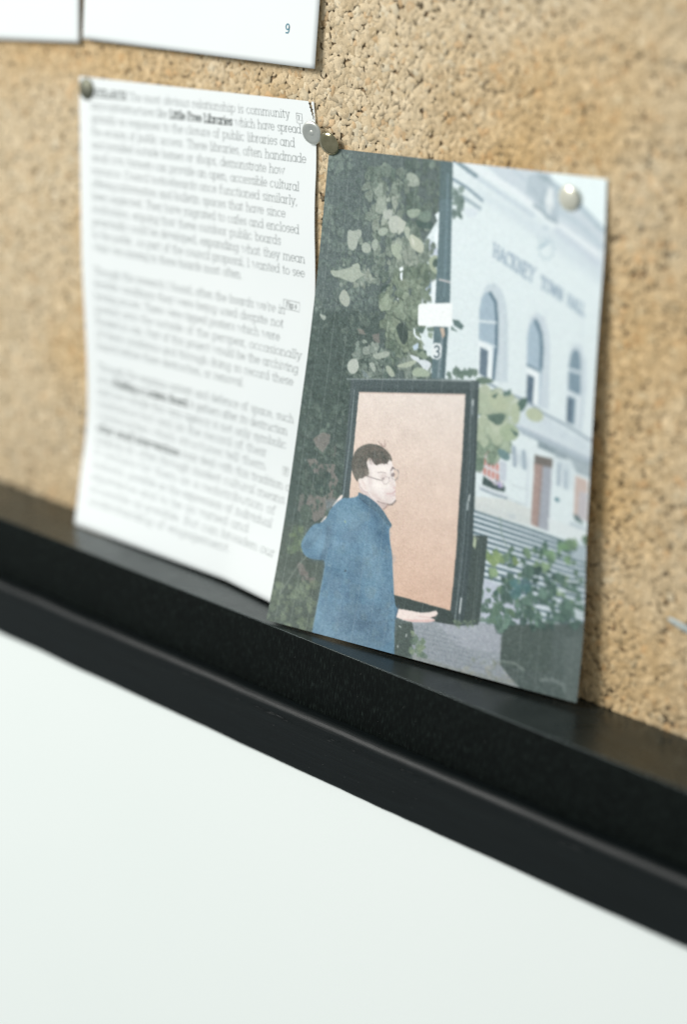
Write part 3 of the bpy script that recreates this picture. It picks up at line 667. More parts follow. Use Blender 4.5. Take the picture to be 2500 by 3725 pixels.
('P',(206,216,224),0.85,[9379,7647,9827,7599,9829,7644,9472,7691]),
('P',(206,216,224),0.85,[9152,7889,9548,7846,9550,7885,9234,7928]),
('P',(206,216,224),0.85,[9684,8041,10022,8003,10024,8037,9754,8074]),
('F',[(128,150,106),(142,164,118)],1,11,10,17,24,[6906,7513,7431,7347,7966,7369,7853,7619,6989,7670]),
('F',[(108,142,106),(120,150,116)],0.9,10,8,14,28,[8770,7097,9091,7006,9575,7014,9523,7250,8818,7341]),
('L',(140,158,150),0.6,5,[7292,6734,7373,7059,7560,7284]),
('L',(176,186,180),0.0,3.5,[7515,8958,7701,9636]),
('V',(108,130,114),(176,188,166),75,14,34,31,[6253,4237,6937,4351,7426,4971,7405,5462,6467,5786]),
('F',[(168,180,158),(178,188,168)],0.95,26,18,30,32,[6301,4280,7262,4313,7539,4569,7036,5119,6489,5338]),
('S',(174,184,160),1,[6599,4360,6911,4303,7277,4424,7332,4583,6996,4686,6662,4561]),
('S',(178,188,164),1,[7878,4516,8177,4439,8424,4510,8472,4647,8211,4741,7897,4678]),
('S',(160,176,150),1,[7067,4968,7399,4843,7722,4947,7676,5139,7309,5228,7088,5132]),
('S',(92,114,104),1,[6620,4774,7204,4671,7250,4758,7067,4968,6669,4872]),
('S',(84,110,102),1,[7586,4387,7883,4270,7917,4409,7750,4603,7589,4551]),
('S',(108,136,138),1,[7051,5387,7329,5392,7516,5513,7390,5614,7106,5547]),
('P',(84,108,104),1,[7412,4945,7732,5028,7602,5086]),
('P',(100,124,118),1,[7084,4283,7353,4189,7368,4311,7129,4360]),
('P',(82,106,98),1,[6712,4409,6945,4299,6857,4434]),
('S',(172,184,160),1,[7405,4471,7625,4424,7727,4699,7611,4878,7428,4798]),
('S',(100,122,112),1,[5352,3982,5578,4020,5724,4024,6143,3904,6167,4078,5377,4147]),
('S',(104,124,112),1,[6102,4127,6450,4046,6777,4091,6712,4140,6296,4230]),
('V',(84,100,97),(112,127,121),300,5,20,141,[-91,-107,1629,103,1721,1809,3020,2796,2892,3109,-201,3410,-121,1342]),
('V',(70,86,82),(96,111,104),240,5,19,142,[-213,3359,3065,3042,4010,4296,1701,4611,1896,6820,425,7552]),
('V',(60,77,73),(94,110,102),170,6,22,143,[-22,4967,1734,4762,1870,7137,385,8086]),
('V',(76,93,88),(104,119,110),80,7,18,151,[2751,-67,4424,-17,4393,1018,3671,1166,3196,414]),
('V',(88,105,97),(150,160,149),210,9,34,144,[1558,263,3082,269,3858,1201,4495,1830,4268,2093,3167,2584,2585,2436,1858,1498]),
('V',(84,101,90),(136,149,132),170,9,34,145,[2585,2436,4253,1996,4431,2273,4145,2987,4051,3492,4127,3933,3075,4098,2766,3423]),
('V',(70,88,82),(142,153,145),140,7,27,146,[1613,3745,3413,3960,4554,3836,4692,4259,1808,4588]),
('V',(92,109,102),(148,158,148),70,6,22,147,[378,2426,1687,1611,2769,2420,1880,2701,1033,2778]),
('N',6,4,1,[-789,-67,4418,-66,4341,1989,4191,4316,1748,4616,1947,7074,439,8290,-201,3410]),
('N',4,9,2,[-789,-67,4418,-66,4341,1989,4191,4316,1748,4616,1947,7074,439,8290,-201,3410]),
('S',(163,172,163),1,[1031,1610,1260,1637,1520,1564,1609,1682,1456,1783,1451,1944,1297,2042,1116,1989,1037,1834]),
('S',(159,169,159),1,[1609,1877,1767,1811,1979,1865,2000,1988,1842,2045,1650,2017]),
('S',(155,166,156),1,[1967,1795,2184,1690,2247,1861,2167,1983,2024,1933]),
('S',(161,171,159),1,[448,2496,793,2484,1024,2428,1287,2369,1375,2290,1607,2252,1658,2444,1881,2461,1598,2575,1448,2679,1169,2650,817,2609,647,2624]),
('S',(165,173,163),1,[957,2959,1100,2819,1289,2910,1405,3062,1313,3198,1102,3163,949,3051]),
('S',(159,169,161),1,[243,3420,385,3434,562,3453,482,3562,350,3511]),
('S',(171,179,171),1,[2296,1153,2651,1076,2705,1211,2521,1312,2351,1290]),
('S',(177,184,175),1,[2519,1295,2768,1189,2972,1226,2951,1507,2796,1571,2621,1515]),
('P',(181,187,177),1,[2904,1214,3215,1313,3145,1492,2962,1576]),
('S',(157,169,157),1,[2190,1530,2446,1458,2589,1517,2445,1652,2208,1635]),
('S',(167,177,163),1,[3161,1386,3392,1404,3361,1615,3405,1681,3189,1558]),
('S',(181,187,171),1,[3379,1526,3577,1545,3884,1643,3969,1774,3859,1887,3523,1810,3372,1683]),
('P',(205,209,197),1,[3430,1540,3581,1667,3582,1771,3485,1674]),
('S',(147,161,147),1,[3209,1054,3723,1000,3678,1140,3430,1227,3226,1173]),
('S',(115,133,123),1,[3606,1094,4047,1011,4161,1139,4016,1253,3724,1240]),
('S',(64,86,82),0.9,[3557,1201,3695,1260,4016,1253,4204,1222,4195,1377,3780,1391,3612,1352]),
('S',(159,171,155),1,[2703,1807,2923,1737,3196,1802,3019,1922,3195,1995,3045,2077,2798,1975]),
('S',(159,171,151),1,[4128,1969,4364,1845,4499,1903,4328,2021,4511,2178,4491,2249,4221,2151]),
('S',(72,92,86),1,[4278,2008,4406,1911,4544,1985,4498,2093,4341,2106]),
('S',(60,76,72),0.95,[3180,3408,3323,3305,3501,3394,3683,3517,3645,3663,3531,3746,3386,3654,3263,3507]),
('S',(60,78,74),0.9,[2488,2674,2671,2586,2901,2583,2683,2656,2511,2796]),
('P',(131,127,121),0.8,[1763,3588,1996,3583,2115,3679,1883,3685]),
('P',(133,127,123),0.7,[2342,3655,2594,3593,2666,3802,2431,3772]),
('P',(235,243,245),1,[3103,2230,3226,2185,3270,2251,3147,2297]),
('P',(231,239,245),1,[3153,2331,3244,2288,3257,2463,3190,2451]),
('P',(239,245,245),1,[3141,2826,3190,2830,3180,2867,3140,2858]),
('P',(231,240,244),1,[4249,1082,4398,1003,4439,1187,4326,1178]),
('P',(231,240,244),1,[4274,1474,4403,1275,4478,1664,4326,1607]),
('S',(177,185,177),1,[1534,4327,1704,4208,1921,4213,2010,4393,1819,4545,1590,4488]),
('S',(60,76,72),0.8,[3207,3352,3406,3286,3636,3401,3672,3605,3487,3740,3286,3552]),
('S',(159,169,159),1,[2444,4038,2690,3988,3014,3906,3076,4016,2633,4135,2499,4103]),
('S',(161,171,157),1,[2945,4218,3155,4218,3352,4382,3197,4442,3008,4328]),
('S',(167,177,161),1,[3356,4172,3710,4063,4027,3982,4075,4023,3811,4168,3405,4213]),
('S',(159,169,161),1,[2313,4241,2517,4195,2632,4347,2560,4414,2410,4301]),
('P',(121,135,137),0.9,[2090,4408,2267,4435,2415,4536,2203,4537]),
('S',(209,217,223),1,[3764,3895,4100,3928,4556,3970,4591,4058,4386,4172,4115,4018,3905,3995]),
('P',(185,203,219),1,[3859,3723,4050,3634,4073,3769,3915,3809]),
('S',(159,173,155),1,[3920,4202,4171,4104,4549,4177,4565,4272,3964,4336]),
('P',(80,98,90),1,[4029,3751,4359,3762,4429,3938,4148,3969]),
('P',(129,145,129),1,[4008,3869,4238,3775,4462,3888,4309,3951]),
('S',(225,235,241),1,[3816,3359,3902,3374,3901,3489,4160,3554,4083,3585,3864,3515]),
('P',(90,110,102),1,[3955,3322,4243,3316,4181,3437,3974,3435]),
('P',(113,131,121),1,[4304,3310,4602,3257,4540,3377,4335,3375]),
('P',(141,157,141),1,[4359,3396,4542,3388,4523,3516,4374,3485]),
('P',(130,125,121),0.765,[626,6042,949,5855,1252,5865,1247,6034,1046,6277,764,6169]),
('P',(130,125,121),0.765,[454,6501,782,6433,1057,6517,1551,6451,1545,6620,1742,6762,1562,7100,1335,6818,852,6739]),
('P',(130,125,121),0.765,[779,7161,1248,7193,1547,7030,1742,7171,1451,7551,1084,7749,647,7496]),
('P',(130,125,121),0.425,[1367,6187,1501,6025,1541,6308,1294,6245]),
('P',(130,125,121),0.51,[421,7260,574,7190,635,7620,421,7602]),
('F',[(66,84,80),(60,78,74)],0.8,26,8,16,51,[723,6732,1391,6690,1431,7070,870,7003]),
('L',(146,140,136),0.5,1.6,[823,6813,859,7083]),
('L',(98,104,98),0.5,1.6,[1117,6832,1114,6932]),
('L',(112,110,106),0.5,1.6,[1441,6276,1444,6409]),
('L',(98,104,98),0.5,1.6,[1392,6731,1407,6917]),
('L',(98,104,98),0.5,1.6,[1166,6139,1168,6265]),
('L',(112,110,106),0.5,1.6,[1589,6464,1611,6686]),
('L',(98,104,98),0.5,1.6,[691,7175,690,7281]),
('L',(146,140,136),0.5,1.6,[1558,7157,1572,7343]),
('L',(98,104,98),0.5,1.6,[1504,7253,1532,7498]),
('L',(98,104,98),0.5,1.6,[1111,7068,1126,7249]),
('L',(112,110,106),0.5,1.6,[1757,7217,1754,7321]),
('L',(98,104,98),0.5,1.6,[1030,6328,1045,6507]),
('L',(98,104,98),0.5,1.6,[1203,6374,1233,6627]),
('L',(146,140,136),0.5,1.6,[1220,6743,1240,6950]),
('L',(112,110,106),0.5,1.6,[1658,6918,1686,7176]),
('L',(112,110,106),0.5,1.6,[1757,6887,1778,7115]),
('L',(98,104,98),0.5,1.6,[927,6795,948,7000]),
('L',(98,104,98),0.5,1.6,[1277,6221,1284,6368]),
('L',(98,104,98),0.5,1.6,[664,6735,705,7019]),
('L',(146,140,136),0.5,1.6,[736,7237,773,7503]),
('L',(146,140,136),0.5,1.6,[519,6667,555,6929]),
('L',(112,110,106),0.5,1.6,[616,6954,630,7123]),
('L',(146,140,136),0.5,1.6,[1240,6767,1257,6959]),
('L',(112,110,106),0.5,1.6,[1649,6328,1649,6445]),
('L',(146,140,136),0.5,1.6,[1314,7392,1323,7544]),
('L',(146,140,136),0.5,1.6,[904,7035,914,7192]),
('V',(66,83,78),(96,112,103),46,5,15,152,[354,6441,1557,6090,1795,7019,1467,7621,688,7661]),
('S',(80,96,88),0.95,[484,7520,705,7391,968,7523,958,7743,603,7819]),
('F',[(112,130,100),(96,114,92),(86,102,90)],0.6,60,6,14,52,[334,7954,690,7932,810,8396,327,8499,248,8208]),
('F',[(120,116,112),(108,106,102)],0.9,10,8,16,53,[817,8711,1155,8749,1334,8946,928,9010]),
('F',[(112,126,106),(96,110,96),(124,138,116)],0.55,90,6,16,54,[-85,9243,1619,8902,1621,9949,-185,10092]),
('L',(150,160,152),0.8,2,[273,9414,546,8994,741,8707,986,8490]),
('P',(92,114,120),1,[4288,-158,4753,-136,4891,1460,5040,2705,5069,3387,5100,4247,4629,4301,4560,3341,4465,1978,4393,1018]),
('P',(76,96,96),0.5,[4288,-158,4753,-136,4834,747,4381,779]),
('L',(112,134,142),0.7,9,[4614,270,4707,1475,4817,2628]),
('L',(130,146,152),0.9,8,[4882,3259,4866,3704,4864,4239]),
('L',(64,86,92),0.8,7,[4969,3250,5035,4219]),
('L',(214,206,206),1,4,[4591,2327,4752,2332,4984,2346]),
('P',(238,242,243),1,[3963,2866,5116,2737,5139,2774,5169,3190,5121,3215,4018,3297,3967,3262,3925,2909]),
('P',(196,176,158),0.9,[4751,3262,4917,3255,4966,3398,4889,3465]),
('P',(92,114,114),1,[5175,3058,5391,3051,5597,3147,5524,3232,5254,3172]),
('P',(110,130,128),1,[5150,3182,5410,3283,5164,3269]),
('P',(222,229,232),1,[4537,3630,4627,3581,4827,3570,4900,3641,4897,3839,4775,3902,4607,3895,4546,3788]),
('T',(60,80,90),3.6,'3',[4629,3868,4871,3842,4610,3642,4852,3616]),
('F',[(106,126,116),(96,116,108)],1,14,7,13,61,[5109,4023,6129,3958,6151,4112,5139,4217]),
('F',[(96,116,112),(110,130,124)],0.95,16,9,16,62,[4807,457,5231,575,5213,959,5056,1113,4901,1077]),
('P',(64,78,80),1,[1749,4621,6274,4146,6389,5698,6458,7232,6934,7170,6847,8978,6243,9099,5458,9143,4150,9092,1997,7327,1940,7127]),
('P',(86,100,102),0.45,[1749,4621,6274,4146,6283,4331,2091,4783,2312,7022,1940,7127]),
('G',(227,216,209),(213,181,161),[2099,4864,5845,4466,5916,5761,5953,7510,5925,8838,4072,8812,3623,8122,2187,7066]),
('L',(186,160,150),0.7,3,[2103,4879,5831,4483]),
('L',(132,146,150),0.9,3.5,[1919,4844,1984,5925,1971,7060]),
('L',(154,164,166),0.8,3.5,[1598,4654,3851,4405,5992,4188]),
('L',(120,134,138),0.9,3,[6013,4215,6178,5726,6171,7427,6100,9093]),
('L',(106,120,124),0.8,2.5,[6113,4204,6275,5713,6298,7407,6237,9070]),
('L',(226,232,234),1,4,[6111,4547,6120,4669]),
('L',(140,152,156),1,4,[6112,4670,6136,4840]),
('L',(214,222,224),1,4,[6264,6436,6238,6564]),
('L',(196,206,208),1,4,[6225,6591,6226,6741]),
('L',(222,228,230),1,4,[6233,8535,6226,8840]),
('P',(66,80,78),1,[6489,7218,6933,7160,6847,8978,6390,9045,6425,7689]),
('L',(92,106,106),0.8,3,[6756,7237,6729,8144,6702,8952]),
('P',(172,184,160),1,[6491,7237,6585,7293,6564,7487,6470,7431]),
('L',(150,162,146),1,3,[6491,7237,6638,7265]),
('P',(54,68,66),1,[4090,8819,5927,8848,6243,9099,5458,9143,4139,9043]),
('F',[(104,122,108),(120,138,118)],0.8,16,4,9,63,[6074,9020,6750,8908,6770,9016,6163,9117]),
('N',2.5,4,8,[2134,4896,5782,4498,5933,6759,5868,8787,4120,8763,2771,7216]),
('N',2.5,30,9,[2134,4896,5782,4498,5933,6759,5868,8787,4120,8763,2771,7216]),
('N',5,5,10,[4760,9191,7567,8860,10251,9975,8374,10050,4960,10110]),
('N',5,10,12,[-1403,8720,1338,8307,1630,9934,-899,10205]),
('P',(74,88,84),1,[4312,9379,4779,9279,4886,9442,4854,9946,4599,10081,4339,10034]),
('L',(226,232,234),1,3,[4376,9409,4438,9426]),
('L',(222,228,230),1,3,[4649,9536,4654,9590]),
('L',(222,228,230),1,3,[4431,9809,4432,9845]),
('F',[(112,132,112),(130,146,124),(96,116,104)],0.9,26,6,13,64,[4817,9454,5189,9527,5368,10040,4873,10034]),
('S',(236,222,216),1,[1937,7028,1966,7091,1837,7230,1662,7342,1612,7339,1814,7118]),
('S',(236,222,216),1,[1467,7548,1464,7609,1330,7742,1271,7736,1390,7608]),
('S',(97,133,157),1,[2487,6912,2542,6934,2844,6936,3082,7005,3378,7140,3630,7324,3767,7421,3674,7522,3753,7775,3863,7993,3957,8389,4116,8950,4300,9140,4292,9259,4200,9318,4449,10361,1608,10847,1592,9849,1621,9350,1643,8898,1657,8463,1392,8503,1094,8518,853,8465,711,8290,750,8164,938,7896,1110,7766,1283,7741,1482,7607,1586,7382,1783,7220,1988,7094,2189,7081,2491,7001]),
('S',(104,140,168),0.25,[1668,7640,2338,7334,3158,7304,3557,7481,3669,7846,3222,8061,2238,8062,1804,8127]),
('S',(84,112,132),0.7,[1571,7773,1361,7744,1565,7744,1694,7755,1692,8293,1645,8464,1412,8485,1498,8322]),
('S',(98,128,148),0.6,[748,8255,928,7958,1177,7831,1444,7882,1290,8084,1005,8367]),
('S',(94,118,138),0.35,[2175,9411,3202,9097,3955,9270,4329,9883,2527,10186]),
('P',(84,112,134),0.3,[2420,8331,2933,8327,2972,9134,2537,9130]),
('L',(80,106,126),0.45,9,[4093,8954,3918,9114,3591,9226]),
('L',(84,108,126),0.3,10,[3102,9557,3648,9467,4155,9325]),
('F',[(110,142,166),(84,112,134),(98,124,146)],0.18,130,14,30,71,[1462,7281,3313,7193,3787,7829,4136,9241,4208,9859,1828,10258,1692,8293]),
('L',(142,170,186),0.6,3,[1657,8089,1657,8567,1628,9200,1604,9891]),
('S',(78,106,124),0.9,[2474,6914,2614,6917,3083,7013,3405,7151,3630,7324,3779,7419,3703,7474,3493,7388,3218,7222,2748,7097,2533,7024]),
('L',(118,142,158),0.7,4,[3303,7283,3517,7384,3677,7463]),
('L',(66,92,110),0.6,4,[2560,7035,2853,7127,3167,7214]),
('L',(150,170,120),1,5,[2134,7572,2153,7591]),
('L',(50,72,86),1,6,[2353,8585,2380,8572]),
('L',(170,190,200),1,3,[1772,8550,1845,8562]),
('M',(70,102,128),0.55,9,[3452,7438,3647,7791,3778,8124,4003,8969,3866,8991,3602,8150,3381,7595]),
('M',(72,104,130),0.5,8,[1616,7856,1718,7752,1788,8279,1748,8732,1762,9328,1668,9343,1647,8524]),
('M',(122,156,176),0.5,12,[1698,7426,2114,7218,2559,7169,2843,7350,2395,7623,1865,7730]),
('M',(74,106,130),0.45,10,[2573,7508,2718,7486,2795,8126,2808,8864,2814,9456,2722,9471,2672,8589]),
('M',(118,152,172),0.4,12,[2853,7674,3222,7531,3458,8025,3504,8754,3294,9083,2995,8391]),
('M',(120,150,170),0.45,12,[1735,9407,2117,9197,2491,9508,2516,10143,1782,10265,1716,9858]),
('M',(72,102,124),0.5,8,[3420,9210,3941,9008,4232,9152,4200,9318,3789,9268]),
('M',(76,106,128),0.45,9,[2537,9501,3065,9504,3775,9505,4168,9382,4194,9495,3573,9642,2865,9655]),
('M',(66,98,122),0.5,6,[1079,8460,1398,8427,1636,8376,1657,8463,1394,8510,1096,8525]),
('M',(116,152,176),0.5,7,[754,8179,952,7954,1121,7809,1234,7853,1031,8063,854,8269]),
('M',(68,98,120),0.6,5,[2499,7044,2750,7112,3223,7250,3605,7474,3510,7488,3083,7300,2552,7125]),
('N',4,5,5,[1541,7165,2530,7010,3380,7154,3753,7775,4116,8950,4329,9883,1610,10339,1657,8463,750,8360,1163,7773]),
('N',4,18,6,[1541,7165,2530,7010,3380,7154,3753,7775,4116,8950,4329,9883,1610,10339,1657,8463,750,8360,1163,7773]),
('N',8,60,7,[1541,7165,2530,7010,3380,7154,3753,7775,4116,8950,4329,9883,1610,10339,1657,8463,750,8360,1163,7773]),
('F',[(112,142,158),(96,126,146),(108,132,142)],0.25,90,8,22,93,[1462,7281,3313,7193,3787,7829,4136,9241,4208,9859,1828,10258,1692,8293]),
('S',(214,199,197),1,[2424,6712,2528,6856,2631,6911,2912,6971,3160,7044,3426,7144,3543,7048,3550,6988,3150,6986,2897,6884]),
('S',(235,226,223),1,[2627,6169,3490,6054,3560,6163,3626,6252,3647,6376,3754,6567,3772,6623,3749,6685,3771,6721,3773,6780,3808,6843,3794,6914,3684,6999,3538,7019,3256,7020,3014,6976,2862,6879,2580,6819,2457,6707,2444,6640,2655,6581,2764,6527]),
('S',(222,208,205),0.7,[2853,6830,3011,6957,3254,7011,3538,7015,3346,6958,3045,6863]),
('S',(240,231,226),0.6,[2934,6345,3360,6268,3489,6427,3681,6577,3433,6690,3103,6717,2903,6547]),
('S',(92,92,86),1,[2178,6507,2129,6395,2140,6234,2229,6074,2397,5963,2639,5877,2909,5856,3117,5868,3297,5923,3445,5992,3527,6069,3555,6134,3472,6096,3422,6142,3396,6185,3317,6215,3181,6214,3087,6256,3008,6286,2914,6240,2835,6181,2759,6142,2685,6201,2670,6302,2755,6389,2797,6522,2646,6533,2575,6612,2442,6630,2424,6712,2309,6648]),
('S',(118,114,106),0.6,[2179,6468,2535,6399,2738,6392,2807,6530,2647,6542,2575,6612,2442,6630,2422,6702,2307,6639]),
('S',(78,84,79),0.3,[2306,6113,2647,5920,3124,5907,3311,6000,3266,6124,3075,6189,2752,6104,2542,6260,2349,6326]),
('N',9,3,31,[2178,6507,2129,6395,2140,6234,2229,6074,2397,5963,2639,5877,2909,5856,3117,5868,3297,5923,3445,5992,3438,6140,3181,6214,2914,6240,2685,6201,2670,6302,2755,6389,2797,6522,2575,6612,2424,6712,2309,6648]),
('L',(128,104,100),0.8,1.7999999999999998,[3170,5881,2998,5786]),
('L',(128,104,100),0.8,1.7999999999999998,[3220,5875,3226,5727]),
('L',(128,104,100),0.8,1.7999999999999998,[3253,5870,3280,5788]),
('L',(128,104,100),0.8,1.7999999999999998,[3193,5868,3106,5811]),
('L',(128,96,98),0.7,2.4,[2816,6172,2850,6279]),
('L',(128,96,98),0.7,2.4,[2919,6176,2949,6262]),
('L',(128,96,98),0.7,2.4,[3033,6144,3067,6255]),
('L',(128,96,98),0.7,2.4,[3137,6156,3164,6230]),
('L',(128,96,98),0.7,2.4,[3253,6145,3283,6231]),
('L',(128,96,98),0.7,2.4,[3367,6119,3397,6208]),
('S',(236,226,222),1,[2444,6640,2574,6607,2714,6622,2814,6707,2856,6800,2826,6864,2689,6854,2538,6775,2452,6698]),
('L',(206,190,188),0.8,2.4,[2583,6650,2684,6735,2733,6818]),
('L',(196,178,176),0.8,2.4,[2452,6698,2540,6785,2689,6858,2827,6869]),
('L',(124,118,118),1,2.4,[2583,6606,2664,6542,2784,6544,3074,6558,3285,6558]),
('S',(110,104,104),0.8,[3236,6521,3291,6494,3371,6473,3337,6517,3292,6552]),
('L',(150,140,138),0.9,2.4,[3101,6421,3213,6391,3381,6388]),
('L',(112,100,100),0.9,4.2,[3538,6322,3592,6246,3670,6265]),
('S',(136,124,124),0.85,[3556,6379,3657,6335,3714,6377,3657,6433,3592,6442]),
('L',(176,168,166),0.9,2.1,[3535,6401,3538,6322,3629,6271,3763,6272,3822,6323,3805,6423,3734,6491,3613,6469,3535,6401]),
('L',(140,132,132),1,2.4,[3780,6270,3820,6313]),
('L',(140,132,132),1,2.4,[3805,6423,3726,6492]),
('L',(178,168,168),0.8,2.1,[3287,6524,3394,6460,3495,6465,3525,6540,3453,6609,3355,6622,3297,6581,3287,6524]),
('L',(160,150,150),1,1.7999999999999998,[3500,6494,3543,6449]),
('P',(214,186,184),0.8,[3688,6615,3768,6619,3747,6675,3681,6675]),
('L',(204,160,166),1,3.0,[3486,6805,3633,6785,3711,6754,3768,6702]),
('L',(210,176,180),0.7,3.0,[3669,6804,3785,6803]),
('L',(126,116,112),0.7,3.5999999999999996,[3186,7001,3355,7016,3552,7003]),
('L',(112,104,100),0.8,5.3999999999999995,[3555,7022,3700,6996,3809,6902]),
('L',(150,122,116),0.8,4.2,[3424,7134,3514,7072,3547,7018]),
('M',(204,186,182),0.55,4,[2853,6830,3148,6977,3538,7015,3775,6946,3640,6931,3306,6920,3020,6817]),
('M',(212,196,194),0.55,4,[2803,6511,2920,6545,2943,6768,2855,6791,2796,6700]),
('M',(200,184,182),0.55,3,[3173,6451,3383,6397,3463,6470,3358,6543,3222,6533]),
('M',(210,192,190),0.55,3,[3561,6456,3698,6575,3772,6623,3664,6673,3551,6595]),
('M',(212,192,190),0.5,4,[3412,6762,3739,6677,3792,6846,3576,6945,3380,6865]),
('M',(246,238,233),0.6,4,[2950,6619,3214,6583,3303,6708,3116,6794,2938,6739]),
('M',(246,238,233),0.6,4,[2997,6317,3355,6239,3498,6288,3375,6354,3077,6385]),
('M',(226,204,200),0.5,3,[2483,6664,2619,6665,2782,6811,2683,6825]),
('M',(150,140,132),0.55,4,[2568,6395,2780,6386,2835,6546,2679,6528]),
('M',(128,122,112),0.45,5,[2247,6161,2485,5971,2848,5894,2733,6007,2423,6177]),
('M',(122,114,106),0.4,4,[3058,5916,3301,5942,3450,6021,3317,6029]),
('M',(184,164,158),0.6,4,[3160,7044,3423,7125,3543,7048,3487,7007]),
('L',(104,98,90),0.5,1.44,[2600,5952,2766,6005,2873,6183]),
('L',(122,112,102),0.5,1.44,[2697,5992,2345,6185,2217,6469]),
('L',(122,112,102),0.5,1.44,[2627,5922,2810,6033,2930,6269]),
('L',(122,112,102),0.5,1.44,[2641,5939,3204,5951,3495,6116]),
('L',(104,98,90),0.5,1.44,[2840,5945,3004,5991,3108,6164]),
('L',(66,70,66),0.5,1.44,[3001,5936,3259,6000,3409,6195]),
('L',(104,98,90),0.5,1.44,[2828,5965,3285,5954,3524,6090]),
('L',(66,70,66),0.5,1.44,[2688,5945,2831,6009,2929,6197]),
('L',(122,112,102),0.5,1.44,[2779,5981,2995,6032,3126,6212]),
('L',(104,98,90),0.5,1.44,[2862,5888,3197,5964,3386,6176]),
('L',(122,112,102),0.5,1.44,[2724,5966,2887,6031,2993,6221]),
('L',(78,76,70),0.5,1.44,[2577,5940,3041,5991,3288,6187]),
('L',(66,70,66),0.5,1.44,[2987,5891,2834,6007,2793,6226]),
('L',(122,112,102),0.5,1.44,[3004,5929,3348,5916,3532,6041]),
('L',(66,70,66),0.5,1.44,[2628,5971,3104,6015,3357,6205]),
('L',(78,76,70),0.5,1.44,[2642,5950,2774,6023,2867,6218]),
('L',(122,112,102),0.5,1.44,[2550,5927,2763,6028,2897,6258]),
('L',(66,70,66),0.5,1.44,[2820,5927,3220,5963,3436,6142]),
('L',(66,70,66),0.5,1.44,[2573,5935,2994,5969,3221,6146]),
('L',(122,112,102),0.5,1.44,[2823,5916,2385,6200,2225,6568]),
('L',(104,98,90),0.5,1.44,[2754,5984,2493,6121,2404,6355]),
('L',(78,76,70),0.5,1.44,[2655,5949,2521,6123,2497,6402]),
('L',(78,76,70),0.5,1.44,[2564,5944,2351,6102,2287,6360]),
('L',(66,70,66),0.5,1.44,[2673,5936,3125,5968,3365,6144]),
('L',(66,70,66),0.5,1.44,[2749,5977,3243,5975,3500,6121]),
('L',(78,76,70),0.5,1.44,[2592,5936,2590,6178,2634,6532]),
('L',(134,118,108),0.5,1.44,[2866,5952,3080,6021,3211,6219]),
('L',(104,98,90),0.5,1.44,[2934,5944,2960,6015,3002,6201]),
('L',(134,118,108),0.5,1.44,[3016,5947,3132,5980,3213,6135]),
('L',(104,98,90),0.5,1.44,[3010,5922,2856,6010,2812,6202]),
('L',(78,76,70),0.5,1.44,[2910,5958,2450,6086,2263,6298]),
('L',(78,76,70),0.5,1.44,[2957,5880,3183,5976,3321,6201]),
('L',(134,118,108),0.5,1.44,[2960,5887,2623,6083,2503,6370]),
('L',(134,118,108),0.5,1.44,[2775,5940,2342,6088,2171,6321]),
('L',(66,70,66),0.5,1.44,[2812,5911,3113,5951,3283,6126]),
('L',(66,70,66),0.5,1.44,[2790,5892,2638,6151,2613,6512]),
('L',(104,98,90),0.5,1.44,[2761,5914,3274,5920,3541,6076]),
('L',(122,112,102),0.5,1.44,[2734,5906,3263,5936,3539,6116]),
('L',(78,76,70),0.5,1.44,[2763,5971,2589,6075,2538,6282]),
('L',(122,112,102),0.5,1.44,[2988,5908,2458,6153,2248,6477]),
('L',(134,118,108),0.5,1.44,[2630,5926,3183,5927,3469,6081]),
('L',(66,70,66),0.5,1.44,[2550,5938,3171,5919,3488,6057]),
('L',(122,112,102),0.5,1.44,[2888,5922,2402,6111,2208,6383]),
('L',(134,118,108),0.5,1.44,[2921,5962,3090,6021,3198,6206]),
('L',(134,118,108),0.5,1.44,[2815,5969,3275,5960,3515,6097]),
('L',(122,112,102),0.5,1.44,[2840,5924,2424,6190,2272,6541]),
('L',(134,118,108),0.5,1.44,[2712,5940,3224,5951,3491,6111]),
('L',(134,118,108),0.5,1.44,[2974,5900,3079,5978,3158,6176]),
('L',(122,112,102),0.5,1.44,[2592,5975,3214,5945,3529,6072]),
('L',(66,70,66),0.5,1.44,[2686,5907,2740,6039,2801,6289]),
('L',(104,98,90),0.5,1.44,[2939,5956,3251,5966,3423,6111]),
('L',(78,76,70),0.5,1.44,[3011,5869,2743,6165,2664,6556]),
('L',(122,112,102),0.5,1.44,[2874,5947,2595,6190,2507,6528]),
('L',(78,76,70),0.5,1.44,[2882,5958,3240,5959,3433,6100]),
('L',(104,98,90),0.5,1.44,[2658,5938,3008,6020,3204,6240]),
('L',(122,112,102),0.5,1.44,[3004,5891,2569,6136,2405,6465]),
('L',(104,98,90),0.5,1.44,[2810,5950,3045,5997,3184,6174]),
('L',(122,112,102),0.5,1.44,[2619,5920,2634,6180,2688,6553]),
('L',(104,98,90),0.5,1.44,[2693,5912,2397,6091,2295,6364]),
('L',(66,70,66),0.5,1.44,[2912,5889,3246,5917,3430,6082]),
('L',(122,112,102),0.5,1.44,[2927,5934,3058,6027,3151,6243]),
('L',(66,70,66),0.5,1.44,[2673,5974,2822,6061,2924,6272]),
('L',(78,76,70),0.5,1.44,[2590,6006,2834,6067,2979,6258]),
('L',(134,118,108),0.5,1.44,[2868,5966,2676,6171,2626,6476]),
('L',(78,76,70),0.5,1.44,[2561,6000,2759,6046,2881,6220]),
('L',(122,112,102),0.5,1.44,[2773,5900,3200,5948,3430,6138]),
('L',(66,70,66),0.5,1.44,[2802,5917,2479,6081,2362,6338]),
('L',(78,76,70),0.5,1.44,[2573,5998,2706,6082,2800,6290]),
('L',(66,70,66),0.5,1.44,[2609,5969,2708,6031,2783,6213]),
('L',(104,98,90),0.5,1.44,[2885,5896,2670,6181,2617,6565]),
